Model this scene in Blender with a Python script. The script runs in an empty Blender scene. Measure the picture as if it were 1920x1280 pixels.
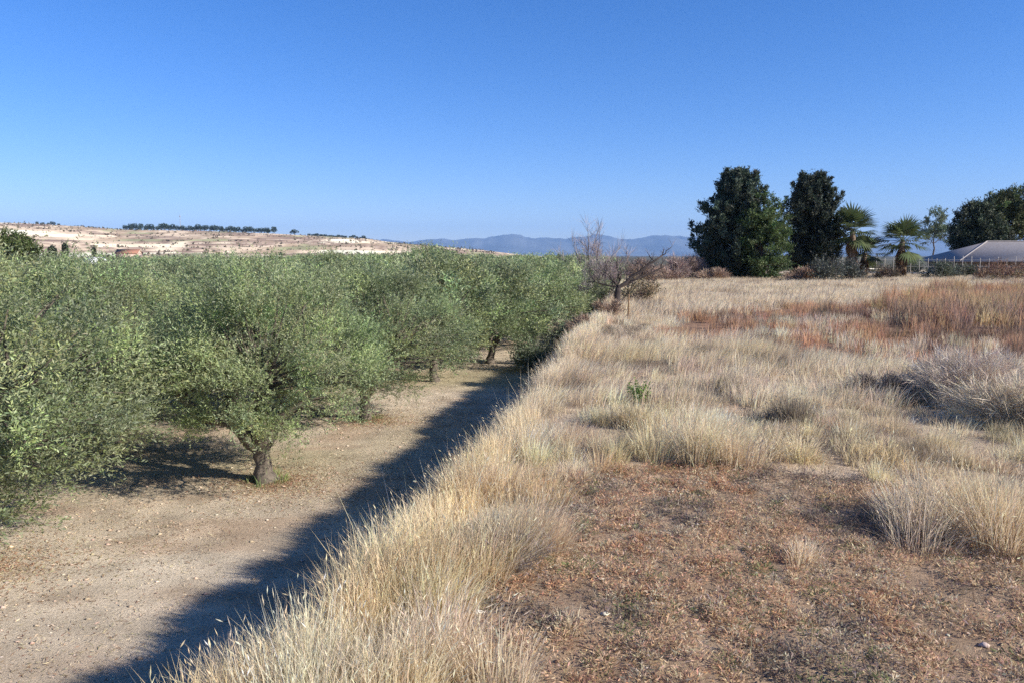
import bpy, math, random
import numpy as np

# ------------------------------------------------------------------ camera, sky, sun, exposure
scene = bpy.context.scene
EYE = 4.2                      # the camera stands on the upper terrace, 2.3 m above it
F, PITCH = 1387.0, math.radians(6.58)
cam_d = bpy.data.cameras.new('camera')
cam_d.sensor_width = 36.0
cam_d.lens = 26.0
cam_d.clip_start = 0.05
cam_d.clip_end = 60000
cam = bpy.data.objects.new('camera', cam_d)
scene.collection.objects.link(cam)
cam.location = (0, 0, EYE)
cam.rotation_euler = (math.pi / 2 - PITCH, 0, 0)
scene.camera = cam

SUN_EL = math.radians(30)
SUN_AZ = math.radians(113)     # clockwise from the view direction (+Y)
world = bpy.data.worlds.new('World')
scene.world = world
world.use_nodes = True
wn = world.node_tree
bg = wn.nodes['Background']
sky = wn.nodes.new('ShaderNodeTexSky')
sky.sky_type = 'NISHITA'
sky.sun_disc = False
sky.sun_elevation = SUN_EL
sky.sun_rotation = SUN_AZ
sky.altitude = 400
sky.air_density = 1.0
sky.dust_density = 0.0
sky.ozone_density = 4.0
hs = wn.nodes.new('ShaderNodeHueSaturation'); hs.inputs['Saturation'].default_value = 1.27
wn.links.new(sky.outputs[0], hs.inputs['Color'])
tintn = wn.nodes.new('ShaderNodeVectorMath'); tintn.operation = 'MULTIPLY'; tintn.inputs[1].default_value = (0.80, 0.785, 1.03)
wn.links.new(hs.outputs[0], tintn.inputs[0]); wn.links.new(tintn.outputs[0], bg.inputs[0])
bg.inputs[1].default_value = 0.095

sun_d = bpy.data.lights.new('sun', 'SUN')
sun_d.energy = 5.0
sun_d.angle = math.radians(0.55)
sun_d.color = (1.0, 0.935, 0.83)
sun = bpy.data.objects.new('sun', sun_d)
scene.collection.objects.link(sun)
_sx, _sy = math.sin(SUN_AZ), math.cos(SUN_AZ)
from mathutils import Vector
sun.rotation_euler = Vector((_sx * math.cos(SUN_EL), _sy * math.cos(SUN_EL), math.sin(SUN_EL))).to_track_quat('Z', 'Y').to_euler()

scene.view_settings.view_transform = 'Standard'
scene.view_settings.look = 'None'
scene.view_settings.exposure = 0.8
scene.view_settings.gamma = 1
scene.view_settings.use_curve_mapping = False
scene.render.engine = 'CYCLES'
scene.cycles.max_bounces = 6
scene.cycles.diffuse_bounces = 3
scene.cycles.transmission_bounces = 3
scene.cycles.transparent_max_bounces = 6
scene.cycles.volume_bounces = 0
scene.cycles.use_denoising = False

R = np.random.default_rng(7)
random.seed(7)

# ------------------------------------------------------------------ helpers
def gp(px, py, z=1.9):
    """point on the level z that lies under a pixel of the photograph (used to lay out the planting plan)"""
    dx, dy = (px - 960) / F, (640 - py) / F
    fy = math.cos(PITCH) + dy * math.sin(PITCH)
    fz = -math.sin(PITCH) + dy * math.cos(PITCH)
    t = (z - EYE) / fz
    return (dx * t, fy * t)

def hash2(ix, iy, seed):
    h = (ix.astype(np.int64) * 374761393 + iy.astype(np.int64) * 668265263 + seed * 1442695041) & 0xFFFFFFFF
    h = ((h ^ (h >> 13)) * 1274126177) & 0xFFFFFFFF
    h = h ^ (h >> 16)
    return (h & 0xFFFF) / 65535.0

def noise(x, y, scale=1.0, seed=0, octaves=1):
    x = np.asarray(x, float) / scale; y = np.asarray(y, float) / scale
    tot = np.zeros(np.broadcast(x, y).shape); amp = 1.0; norm = 0
    for o in range(octaves):
        ix, iy = np.floor(x), np.floor(y); fx, fy = x - ix, y - iy
        fx = fx * fx * (3 - 2 * fx); fy = fy * fy * (3 - 2 * fy)
        a = hash2(ix, iy, seed + o); b = hash2(ix + 1, iy, seed + o)
        c = hash2(ix, iy + 1, seed + o); d = hash2(ix + 1, iy + 1, seed + o)
        tot += amp * ((a * (1 - fx) + b * fx) * (1 - fy) + (c * (1 - fx) + d * fx) * fy)
        norm += amp; amp *= 0.5; x = x * 2.03; y = y * 2.03
    return tot / norm

def sstep(a, b, x):
    t = np.clip((np.asarray(x, float) - a) / (b - a), 0, 1)
    return t * t * (3 - 2 * t)

def inpoly(x, y, poly):
    inside = np.zeros(len(x), bool)
    n = len(poly)
    for i in range(n):
        x1, y1 = poly[i]; x2, y2 = poly[(i + 1) % n]
        c = ((y1 > y) != (y2 > y)) & (x < (x2 - x1) * (y - y1) / (y2 - y1 + 1e-12) + x1)
        inside ^= c
    return inside

def unit(v):
    return v / (np.linalg.norm(v, axis=-1, keepdims=True) + 1e-9)

class Geo:
    """collects numpy vertices, faces of 3 or 4 corners and vertex tints, then links ONE mesh object"""
    def __init__(self): self.V, self.Q, self.T, self.C, self.n = [], [], [], [], 0
    def add(self, V, Q=None, T=None, C=(0.5, 0.5, 0.5)):
        V = np.asarray(V, np.float32).reshape(-1, 3)
        C = np.asarray(C, np.float32)
        if C.ndim == 1: C = np.tile(C[:3], (len(V), 1))
        if Q is not None and len(Q): self.Q.append(np.asarray(Q, np.int64) + self.n)
        if T is not None and len(T): self.T.append(np.asarray(T, np.int64) + self.n)
        self.V.append(V); self.C.append(C[:, :3]); self.n += len(V)
    def mesh(self, name, mat, smooth=False):
        V = np.concatenate(self.V); C = np.concatenate(self.C)
        Q = np.concatenate(self.Q) if self.Q else np.zeros((0, 4), int)
        T = np.concatenate(self.T) if self.T else np.zeros((0, 3), int)
        me = bpy.data.meshes.new(name)
        me.vertices.add(len(V)); me.vertices.foreach_set('co', V.ravel())
        idx = np.concatenate([Q.ravel(), T.ravel()]).astype(np.int32)
        me.loops.add(len(idx)); me.loops.foreach_set('vertex_index', idx)
        me.polygons.add(len(Q) + len(T))
        st = np.concatenate([np.arange(len(Q)) * 4, len(Q) * 4 + np.arange(len(T)) * 3]).astype(np.int32)
        me.polygons.foreach_set('loop_start', st)
        me.update(calc_edges=True)
        if smooth: me.polygons.foreach_set('use_smooth', np.ones(len(me.polygons), bool))
        at = me.color_attributes.new('tint', 'FLOAT_COLOR', 'POINT')
        at.data.foreach_set('color', np.concatenate([C, np.ones((len(C), 1), np.float32)], 1).astype(np.float32).ravel())
        me.materials.append(mat)
        me.validate()
        return me
    def build(self, name, mat, parent=None, smooth=False, loc=None):
        return link(name, self.mesh(name, mat, smooth), parent, loc)

def link(name, data, parent=None, loc=None):
    o = bpy.data.objects.new(name, data)
    scene.collection.objects.link(o)
    if parent is not None: o.parent = parent
    if loc is not None: o.location = loc
    return o

def tag(o, label=None, cat=None, group=None, kind=None):
    for k, v in (('label', label), ('category', cat), ('group', group), ('kind', kind)):
        if v: o[k] = v
    return o

def thing(name, label, cat, loc, rz=0.0, group=None, s=1.0):
    o = bpy.data.objects.new(name, None)
    o.empty_display_size = 0.3
    scene.collection.objects.link(o)
    o.location = loc; o.rotation_euler = (0, 0, rz); o.scale = (s, s, s)
    return tag(o, label, cat, group)

def tube(g, P, rad, n=6, col=(0.5, 0.5, 0.5), rough=0.0, cap=True):
    P = np.asarray(P, float); rad = np.asarray(rad, float); k = len(P)
    T = unit(np.gradient(P, axis=0))
    up = np.array([0.31, 0.17, 0.93]); 
    if abs(T[0] @ up) > 0.9: up = np.array([0.93, 0.2, 0.1])
    U = unit(np.cross(T, up)); W = np.cross(T, U)
    a = np.linspace(0, 2 * np.pi, n, endpoint=False)
    rr = rad[:, None] * (1 + (rough * (R.random((k, n)) - 0.5) if rough else 0))
    V = P[:, None] + rr[..., None] * (np.cos(a)[None, :, None] * U[:, None] + np.sin(a)[None, :, None] * W[:, None])
    i = np.arange(k - 1)[:, None] * n; j = np.arange(n)[None]; j2 = (j + 1) % n
    Q = np.stack([i + j, i + j2, i + n + j2, i + n + j], -1).reshape(-1, 4)
    V = V.reshape(-1, 3); T3 = None
    if cap:
        V = np.concatenate([V, P[-1:]], 0)
        j = np.arange(n); T3 = np.stack([(k - 1) * n + j, (k - 1) * n + (j + 1) % n, np.full(n, k * n)], -1)
    g.add(V, Q, T3, col)

def box(g, x0, x1, y0, y1, z0, z1, col=(0.5, 0.5, 0.5)):
    V = [(x0, y0, z0), (x1, y0, z0), (x1, y1, z0), (x0, y1, z0), (x0, y0, z1), (x1, y0, z1), (x1, y1, z1), (x0, y1, z1)]
    g.add(V, [(0, 3, 2, 1), (4, 5, 6, 7), (0, 1, 5, 4), (1, 2, 6, 5), (2, 3, 7, 6), (3, 0, 4, 7)], None, col)

def wander(p0, p1, k, amp):
    t = np.linspace(0, 1, k)[:, None]
    P = np.asarray(p0) * (1 - t) + np.asarray(p1) * t
    off = (R.random((k, 3)) - 0.5) * amp * np.sin(t * np.pi) ** 0.5
    return P + off

def leaves(g, P, D, L, W, C):
    """diamond leaves: base P, direction D, length L, width W, tint C (one row each)"""
    n = len(P)
    D = unit(D); S = unit(np.cross(D, R.normal(size=(n, 3)))) * (np.asarray(W) * 0.5)[:, None]
    L = np.asarray(L)[:, None]
    mid = P + D * L * 0.45
    V = np.stack([P, mid + S, P + D * L, mid - S], 1).reshape(-1, 3)
    g.add(V, np.arange(n * 4).reshape(-1, 4), None, np.repeat(C, 4, 0))

def blades(g, P, H, W, lean, C, tipC=None, mid=0.5, midw=0.75):
    """grass blades: root P, height H, width W, lean = horizontal offset of the tip (n,2)"""
    n = len(P)
    a = R.random(n) * np.pi * 2
    S = np.stack([np.cos(a), np.sin(a), np.zeros(n)], 1) * (W * 0.5)[:, None]
    lz = np.sqrt(np.clip(H ** 2 - (lean ** 2).sum(1), (0.15 * H) ** 2, None))
    M = P.copy(); M[:, :2] += lean * 0.32; M[:, 2] += lz * (mid + 0.06)
    Tp = P.copy(); Tp[:, :2] += lean; Tp[:, 2] += lz
    V = np.stack([P - S, P + S, M + S * midw, M - S * midw, Tp], 1).reshape(-1, 3)
    b = np.arange(n)[:, None] * 5
    tc = C if tipC is None else tipC
    CC = np.stack([C, C, C, C, tc], 1).reshape(-1, 3)
    g.add(V, b + np.array([[0, 1, 2, 3]]), b + np.array([[3, 2, 4]]), CC)
    return Tp, Tp - M

def jitter(col, n, v=0.18, hue=0.05):
    c = np.tile(np.asarray(col, float), (n, 1)) if np.ndim(col) == 1 else np.asarray(col, float)
    f = np.exp(R.normal(0, v, (n, 1))) * (1 + R.normal(0, hue, (n, 3)))
    return np.clip(c * f, 0.005, 0.9)

# ------------------------------------------------------------------ materials
def nodes(name):
    m = bpy.data.materials.new(name); m.use_nodes = True
    nt = m.node_tree; nt.nodes.clear()
    out = nt.nodes.new('ShaderNodeOutputMaterial')
    return m, nt, out

def N(nt, typ, **kw):
    n = nt.nodes.new(typ)
    for k, v in kw.items(): setattr(n, k, v)
    return n

def leaf_material(name, transl=0.3, rough=0.6, back=None, gain=1.0, spec=0.3):
    m, nt, out = nodes(name)
    at = N(nt, 'ShaderNodeAttribute', attribute_name='tint')
    info = N(nt, 'ShaderNodeObjectInfo')
    hsv = N(nt, 'ShaderNodeHueSaturation')
    mr = N(nt, 'ShaderNodeMapRange'); mr.inputs[3].default_value = 0.82 * gain; mr.inputs[4].default_value = 1.2 * gain
    nt.links.new(info.outputs['Random'], mr.inputs[0]); nt.links.new(mr.outputs[0], hsv.inputs['Value'])
    nt.links.new(at.outputs['Color'], hsv.inputs['Color'])
    col = hsv.outputs[0]
    if back is not None:
        ge = N(nt, 'ShaderNodeNewGeometry'); mx = N(nt, 'ShaderNodeMix', data_type='RGBA')
        mul = N(nt, 'ShaderNodeMath', operation='MULTIPLY'); mul.inputs[1].default_value = back[3]
        nt.links.new(ge.outputs['Backfacing'], mul.inputs[0])
        nt.links.new(mul.outputs[0], mx.inputs[0]); nt.links.new(col, mx.inputs[6]); mx.inputs[7].default_value = (*back[:3], 1)
        col = mx.outputs[2]
    p = N(nt, 'ShaderNodeBsdfPrincipled'); p.inputs['Roughness'].default_value = rough
    p.inputs['Specular IOR Level'].default_value = spec
    tr = N(nt, 'ShaderNodeBsdfTranslucent'); mix = N(nt, 'ShaderNodeMixShader'); mix.inputs[0].default_value = transl
    nt.links.new(col, p.inputs['Base Color']); nt.links.new(col, tr.inputs[0])
    nt.links.new(p.outputs[0], mix.inputs[1]); nt.links.new(tr.outputs[0], mix.inputs[2]); nt.links.new(mix.outputs[0], out.inputs[0])
    return m

def rough_material(name, scale=8.0, lo=0.6, hi=1.3, bump=0.4, use_tint=True, color=(0.3, 0.3, 0.3), stretch=(1, 1, 1), rough=0.9, dist=0.02):
    m, nt, out = nodes(name)
    tc = N(nt, 'ShaderNodeTexCoord'); mp = N(nt, 'ShaderNodeMapping'); mp.inputs['Scale'].default_value = stretch
    nz = N(nt, 'ShaderNodeTexNoise'); nz.inputs['Scale'].default_value = scale; nz.inputs['Detail'].default_value = 8; nz.inputs['Roughness'].default_value = 0.65
    nt.links.new(tc.outputs['Object'], mp.inputs[0]); nt.links.new(mp.outputs[0], nz.inputs['Vector'])
    mr = N(nt, 'ShaderNodeMapRange'); mr.inputs[1].default_value = 0.3; mr.inputs[2].default_value = 0.7
    mr.inputs[3].default_value = lo; mr.inputs[4].default_value = hi
    nt.links.new(nz.outputs[0], mr.inputs[0])
    vm = N(nt, 'ShaderNodeVectorMath', operation='SCALE')
    if use_tint:
        at = N(nt, 'ShaderNodeAttribute', attribute_name='tint'); nt.links.new(at.outputs['Vector'], vm.inputs[0])
    else:
        vm.inputs[0].default_value = color
    nt.links.new(mr.outputs[0], vm.inputs['Scale'])
    p = N(nt, 'ShaderNodeBsdfPrincipled'); p.inputs['Roughness'].default_value = rough; p.inputs['Specular IOR Level'].default_value = 0.15
    nt.links.new(vm.outputs[0], p.inputs['Base Color'])
    if bump:
        b = N(nt, 'ShaderNodeBump'); b.inputs['Strength'].default_value = bump; b.inputs['Distance'].default_value = dist
        nt.links.new(nz.outputs[0], b.inputs['Height']); nt.links.new(b.outputs[0], p.inputs['Normal'])
    nt.links.new(p.outputs[0], out.inputs[0])
    return m

M_OLIVE = leaf_material('olive_leaf', 0.36, 0.5, back=(0.36, 0.39, 0.28, 0.38), spec=0.4)
M_LEAF = leaf_material('broad_leaf', 0.3, 0.55)
M_NEEDLE = leaf_material('conifer_foliage', 0.12, 0.65)
M_GRASS = leaf_material('dry_grass', 0.42, 0.75, spec=0.12)
M_TWIG = leaf_material('dry_twigs', 0.05, 0.85, spec=0.1)
M_BARK = rough_material('grey_bark', 9, 0.55, 1.35, 0.9, stretch=(1, 1, 0.35), dist=0.03)
M_WOOD = rough_material('weathered_wood', 25, 0.7, 1.25, 0.3, stretch=(1, 1, 0.2))
M_WALL = rough_material('wall_plaster', 2.5, 0.85, 1.1, 0.1)
M_ROOF = rough_material('roof_tiles', 5, 0.75, 1.2, 0.3)
M_STONE = rough_material('limestone', 6, 0.8, 1.15, 0.5)
M_HILL = rough_material('terraced_hill_soil', 0.05, 0.8, 1.2, 0.0, rough=1.0)
M_MOUNT = rough_material('mountain_rock', 0.0012, 0.6, 1.4, 0.0, rough=1.0)

# ------------------------------------------------------------------ terrain
SL = 0.178
def xcrest(y):
    return -1.72 + SL * y - 0.7 * np.exp(-np.clip(y - 2.5, 0, 400) / 2.8) + 0.16 * (noise(y, y * 0 + 3, 2.1, 5, 2) - 0.5) * 2
def sdist(x, y): return (x - xcrest(y)) / math.sqrt(1 + SL * SL)
def ground_z(x, y):
    x = np.asarray(x, float); y = np.asarray(y, float)
    s = sdist(x, y)
    up = sstep(-1.0, 0.1, s + 0.25 * (noise(x, y, 0.7, 11, 2) - 0.5))
    up = up * (1 - sstep(118, 175, y)) * (1 - sstep(120, 220, x))
    far = sstep(150, 600, np.hypot(x, y))
    low = 0.10 * (noise(x, y, 3.0, 21, 3) - 0.5) + 0.03 * (noise(x, y, 0.5, 22, 2) - 0.5)
    high = 1.9 + 0.16 * (noise(x, y, 2.6, 31, 3) - 0.5) + 0.07 * (noise(x, y, 0.45, 33, 2) - 0.5)
    return (low * (1 - up) + high * up) * (1 - far) - 0.4 * far

WEEDS = [gp(*p) for p in [(860, 1400), (880, 1180), (900, 1090), (1010, 1070), (1050, 960), (1010, 900), (1130, 880), (1400, 860), (1560, 885), (1720, 905), (2300, 960), (2500, 1400)]]
REDS = [gp(*p) for p in [(1250, 625), (1310, 638), (1420, 650), (1600, 668), (1920, 690), (2300, 700), (2300, 575), (1850, 570), (1500, 578), (1380, 590), (1290, 602)]]
OCHRE = [gp(*p) for p in [(1660, 590), (1760, 628), (1920, 620), (2400, 610), (2400, 560), (1900, 548), (1720, 550)]]
def zone(x, y, poly, j=0.0, seed=50, sc=1.5):
    if j:
        x = x + j * (noise(x, y, sc, seed, 2) - 0.5) * 2; y = y + j * (noise(x, y, sc, seed + 7, 2) - 0.5) * 2
    return inpoly(x, y, poly)

def geo_steps(a, b, s0, r):
    out = [a]; s = s0
    while out[-1] < b: out.append(out[-1] + s); s *= r
    return np.array(out)
S = np.concatenate([-geo_steps(40, 26000, 1.2, 1.28)[::-1], np.arange(-39.6, -1.4, 0.45), np.arange(-1.4, 0.3, 0.09), np.arange(0.3, 14, 0.22), np.arange(14, 60, 0.7), geo_steps(60, 26000, 1.2, 1.28)])
Y = np.concatenate([-geo_steps(12, 3000, 1.0, 1.5)[::-1], np.arange(-11.5, 1, 0.5), np.arange(1, 22, 0.14), np.arange(22, 60, 0.4), np.arange(60, 180, 1.5), geo_steps(180, 26000, 3, 1.2)])
YY, SS = np.meshgrid(Y, S, indexing='ij')
XX = SS * math.sqrt(1 + SL * SL) + xcrest(YY)
ZZ = ground_z(XX, YY)
fx, fy = XX.ravel(), YY.ravel()
sd = SS.ravel()
strk = noise(fx - SL * fy, fy * 0.12, 0.35, 65, 3)[:, None]
soil = np.zeros((len(fx), 3)); n4 = noise(fx * 0.6, fy, 0.8, 64, 3)[:, None]
n1 = noise(fx, fy, 1.3, 61, 3)[:, None]; n2 = noise(fx, fy, 5.0, 62, 2)[:, None]; n3 = noise(fx, fy, 0.4, 63, 2)[:, None]
orch = np.array([0.60, 0.495, 0.37]) * (0.85 + 0.3 * n1) * (1 - 0.22 * n2) + np.array([0.05, -0.0, -0.02]) * (n2 - 0.5)
orch = orch + (np.array([0.33, 0.30, 0.17]) - orch) * np.clip((n2 - 0.55) * 2.5, 0, 0.6)
orch = orch * (0.80 + 0.4 * n3) * (0.86 + 0.28 * strk) + (np.array([0.45, 0.335, 0.235]) - orch) * np.clip((n4 - 0.53) * 4, 0, 0.8)
upf = np.array([0.48, 0.375, 0.265]) * (0.75 + 0.5 * n1)
wz = zone(fx, fy, WEEDS, 0.35)[:, None]
upf = np.where(wz, np.array([0.38, 0.27, 0.18]) * (0.7 + 0.6 * n3), upf)
rz_ = zone(fx, fy, REDS, 0.8)[:, None]
upf = np.where(rz_, np.array([0.24, 0.15, 0.10]) * (0.8 + 0.4 * n3), upf)
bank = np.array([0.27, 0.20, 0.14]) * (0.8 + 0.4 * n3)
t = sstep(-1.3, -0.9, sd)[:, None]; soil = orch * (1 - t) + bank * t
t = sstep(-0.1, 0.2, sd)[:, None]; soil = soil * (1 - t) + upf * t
dist = np.hypot(fx, fy)[:, None]
fn = noise(fx * 0.35, fy, 55, 71, 2)[:, None]; fn2 = noise(fx * 0.2, fy, 120, 73, 2)[:, None]
farc = np.where(fn > 0.6, np.array([0.10, 0.12, 0.055]), np.where(fn2 > 0.5, np.array([0.52, 0.42, 0.31]), np.array([0.34, 0.25, 0.17])))
dull = (sstep(-0.02, 0.12, fx / np.maximum(fy, 1.0)) * sstep(0, 300, fy))[:, None]; farc = farc * (1 - dull) + np.array([0.105, 0.10, 0.07]) * dull
t = sstep(105, 180, dist); soil = soil * (1 - t) + farc * t
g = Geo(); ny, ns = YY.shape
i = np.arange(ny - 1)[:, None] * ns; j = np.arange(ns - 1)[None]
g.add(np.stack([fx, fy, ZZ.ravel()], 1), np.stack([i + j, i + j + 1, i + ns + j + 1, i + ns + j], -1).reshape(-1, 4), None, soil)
def ground_material():
    m, nt, out = nodes('field_soil')
    at = N(nt, 'ShaderNodeAttribute', attribute_name='tint')
    tc = N(nt, 'ShaderNodeTexCoord')
    a = N(nt, 'ShaderNodeTexNoise'); a.inputs['Scale'].default_value = 38; a.inputs['Detail'].default_value = 10; a.inputs['Roughness'].default_value = 0.75
    b = N(nt, 'ShaderNodeTexNoise'); b.inputs['Scale'].default_value = 1.7; b.inputs['Detail'].default_value = 5
    v = N(nt, 'ShaderNodeTexNoise'); v.inputs['Scale'].default_value = 9; v.inputs['Detail'].default_value = 12; v.inputs['Roughness'].default_value = 0.8
    for n_ in (a, b, v): nt.links.new(tc.outputs['Object'], n_.inputs['Vector'])
    m1 = N(nt, 'ShaderNodeMapRange'); m1.inputs[1].default_value = 0.3; m1.inputs[2].default_value = 0.7; m1.inputs[3].default_value = 0.6; m1.inputs[4].default_value = 1.35
    m2 = N(nt, 'ShaderNodeMapRange'); m2.inputs[1].default_value = 0.3; m2.inputs[2].default_value = 0.7; m2.inputs[3].default_value = 0.82; m2.inputs[4].default_value = 1.15
    mm = N(nt, 'ShaderNodeMath', operation='MULTIPLY')
    nt.links.new(a.outputs[0], m1.inputs[0]); nt.links.new(b.outputs[0], m2.inputs[0])
    nt.links.new(m1.outputs[0], mm.inputs[0]); nt.links.new(m2.outputs[0], mm.inputs[1])
    sc = N(nt, 'ShaderNodeVectorMath', operation='SCALE'); nt.links.new(at.outputs['Vector'], sc.inputs[0]); nt.links.new(mm.outputs[0], sc.inputs['Scale'])
    p = N(nt, 'ShaderNodeBsdfPrincipled'); p.inputs['Roughness'].default_value = 0.95; p.inputs['Specular IOR Level'].default_value = 0.1
    nt.links.new(sc.outputs[0], p.inputs['Base Color'])
    ad = N(nt, 'ShaderNodeMath', operation='ADD'); nt.links.new(a.outputs[0], ad.inputs[0]); nt.links.new(v.outputs[0], ad.inputs[1])
    bp = N(nt, 'ShaderNodeBump'); bp.inputs['Strength'].default_value = 0.7; bp.inputs['Distance'].default_value = 0.045
    nt.links.new(ad.outputs[0], bp.inputs['Height']); nt.links.new(bp.outputs[0], p.inputs['Normal'])
    nt.links.new(p.outputs[0], out.inputs[0])
    return m
M_GROUND = ground_material()
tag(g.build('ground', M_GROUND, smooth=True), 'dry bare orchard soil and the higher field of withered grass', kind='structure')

# far terraced hillside on the left
def interp_px(pts, px): return np.interp(px, [p[0] for p in pts], [p[1] for p in pts])
RIDGE = [(-900, 414), (-300, 414), (0, 420), (100, 424), (240, 434), (400, 436), (520, 441), (600, 445), (690, 449), (730, 455), (800, 461), (900, 469), (980, 478), (1060, 486), (1300, 490)]
hx = np.arange(-3000, 500, 9.0); hy = np.concatenate([np.arange(420, 1560, 7.0), np.arange(1560, 3000, 60.0)])
HY, HX = np.meshgrid(hy, hx, indexing='ij')
pxb = 960 + HX / np.maximum(HY, 1) * F
def hill_z(X_, Y_):
    pb = 960 + X_ / Y_ * F
    top = EYE + (480 - interp_px(RIDGE, pb)) / F * 1500
    wob = (noise(X_, Y_, 260, 81, 2) - 0.5) * 220
    t_ = sstep(430, 1500, Y_ + wob * (1 - sstep(1350, 1500, Y_)))
    z = np.maximum(top, -0.3) * t_
    st = 4.2; q = z / st + 1.6 * noise(X_, Y_, 240, 83, 2); fr = q - np.floor(q)
    zt = (np.floor(q) + sstep(0.72, 1.0, fr)) * st - 1.6 * noise(X_, Y_, 240, 83, 2) * st
    z2 = np.where(Y_ < 1400, np.minimum(zt, z + 2), z)
    return z2 - 1.2 * (1 - sstep(430, 520, Y_)) - 0.5, q
HZ, HQ = hill_z(HX, HY)
qi = np.floor(HQ); fr = HQ - qi
rnd = hash2(np.floor(HX / 230 + qi * 3.7), qi * 7 + np.floor(HY / 400), 91)
rnd2 = noise(HX, HY, 25, 92, 2)
pv_ = noise(HX, qi * 37.0 + HY * 0.12, 85, 93, 3) * 0.75 + rnd * 0.25
side = sstep(-900, -200, HX)
cream = np.array([0.82, 0.77, 0.56]); rose = np.array([0.60, 0.47, 0.33]); brown = np.array([0.40, 0.30, 0.20]); oliv = np.array([0.34, 0.32, 0.18]); tan = np.array([0.78, 0.65, 0.46])
def pick(v): return np.where((v > 0.60)[..., None], cream, np.where((v > 0.47)[..., None], tan, np.where((v > 0.37)[..., None], rose, np.where((v > 0.28)[..., None], brown, oliv))))
hc = pick(pv_ - 0.055 - 0.06 * side) * (0.8 + 0.4 * rnd2)[..., None]
riser = ((fr > 0.84) & (HY < 1400) & (noise(HX, HY, 70, 94, 2) > 0.46))[..., None]
hc = np.where(riser, np.array([0.27, 0.19, 0.14]) * (0.7 + 0.7 * rnd2)[..., None], hc)
g = Geo(); ny, ns = HY.shape
i = np.arange(ny - 1)[:, None] * ns; j = np.arange(ns - 1)[None]
g.add(np.stack([HX, HY, HZ], -1).reshape(-1, 3), np.stack([i + j, i + j + 1, i + ns + j + 1, i + ns + j], -1).reshape(-1, 4), None, hc.reshape(-1, 3))
tag(g.build('hills', M_HILL), 'cream and reddish terraced hillside beyond the olive grove', kind='structure')

# mountain range on the horizon
MTN = [(-2000, 452), (400, 452), (690, 448), (760, 454), (850, 448), (900, 451), (960, 442), (1010, 446), (1060, 447), (1110, 443), (1180, 445), (1250, 442), (1320, 447), (1500, 440), (1800, 446), (2600, 440), (4000, 450)]
mx_ = np.arange(-14000, 30000, 70.0); my_ = np.concatenate([np.arange(14500, 18400, 130.0), np.arange(18400, 21000, 500.0)])
MY, MX = np.meshgrid(my_, mx_, indexing='ij')
pb = 960 + MX / MY * F
top = EYE + (480.5 - interp_px(MTN, pb)) / F * 18000
t = sstep(14500, 18200, MY)
rid = 1 - np.abs(noise(MX + MY * 0.3, MY * 0.35, 900, 101, 4) * 2 - 1)
crest_n = (noise(MX, MX * 0 + 9, 420, 103, 3) - 0.5) * 70 - np.abs(noise(MX, MX * 0 + 4, 330, 105, 2) - 0.5) * 90
MZ = (top + crest_n) * (t ** 1.3) * (0.62 + 0.38 * np.clip(rid * 1.1, 0, 1)) * (1 - 0.35 * sstep(18400, 21000, MY)) / 0.93 - 6
g = Geo(); ny, ns = MY.shape
i = np.arange(ny - 1)[:, None] * ns; j = np.arange(ns - 1)[None]
mcol = np.array([0.085, 0.088, 0.085]) * (0.4 + 1.2 * rid)[..., None]
g.add(np.stack([MX, MY, MZ], -1).reshape(-1, 3), np.stack([i + j, i + j + 1, i + ns + j + 1, i + ns + j], -1).reshape(-1, 4), None, mcol.reshape(-1, 3))
tag(g.build('mountains', M_MOUNT, smooth=True), 'long blue mountain range on the far horizon', kind='structure')

# ------------------------------------------------------------------ olive trees
def crown_from_clumps(g, centers, rads, shoots, per, L, W, col, up=0.5, out_c=None, vary=0.2, spread=0.8, grad=None):
    nC = len(centers); n = nC * shoots
    C0 = np.repeat(centers, shoots, 0); r0 = np.repeat(rads, shoots)
    cc = out_c if out_c is not None else centers.mean(0)
    outw = unit(C0 - cc)
    D = unit(outw * 0.7 + R.normal(size=(n, 3)) * 0.6 + np.array([0, 0, up]))
    st = C0 + R.normal(size=(n, 3)) * (r0 * 0.3)[:, None]
    ln = r0 * (0.6 + 0.7 * R.random(n)) * np.where(R.random(n) < 0.1, 1.6, 1.0)
    clumpcol = jitter(col, nC, vary, 0.06)
    cs = np.repeat(clumpcol, shoots, 0)
    k = np.tile(np.arange(per), n); sidx = np.repeat(np.arange(n), per)
    t = (k + R.random(len(k))) / per
    P = st[sidx] + D[sidx] * (ln[sidx] * t)[:, None]
    P[:, 2] -= (t ** 2) * ln[sidx] * 0.08
    rd = R.normal(size=(len(P), 3)); rd -= (rd * D[sidx]).sum(1, keepdims=True) * D[sidx]
    LD = unit(D[sidx] * 0.75 + unit(rd) * spread)
    leaves(g, P, LD, L * (0.7 + 0.6 * R.random(len(P))), W * (0.7 + 0.6 * R.random(len(P))), jitter(cs[sidx], len(P), 0.16, 0.05))

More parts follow.
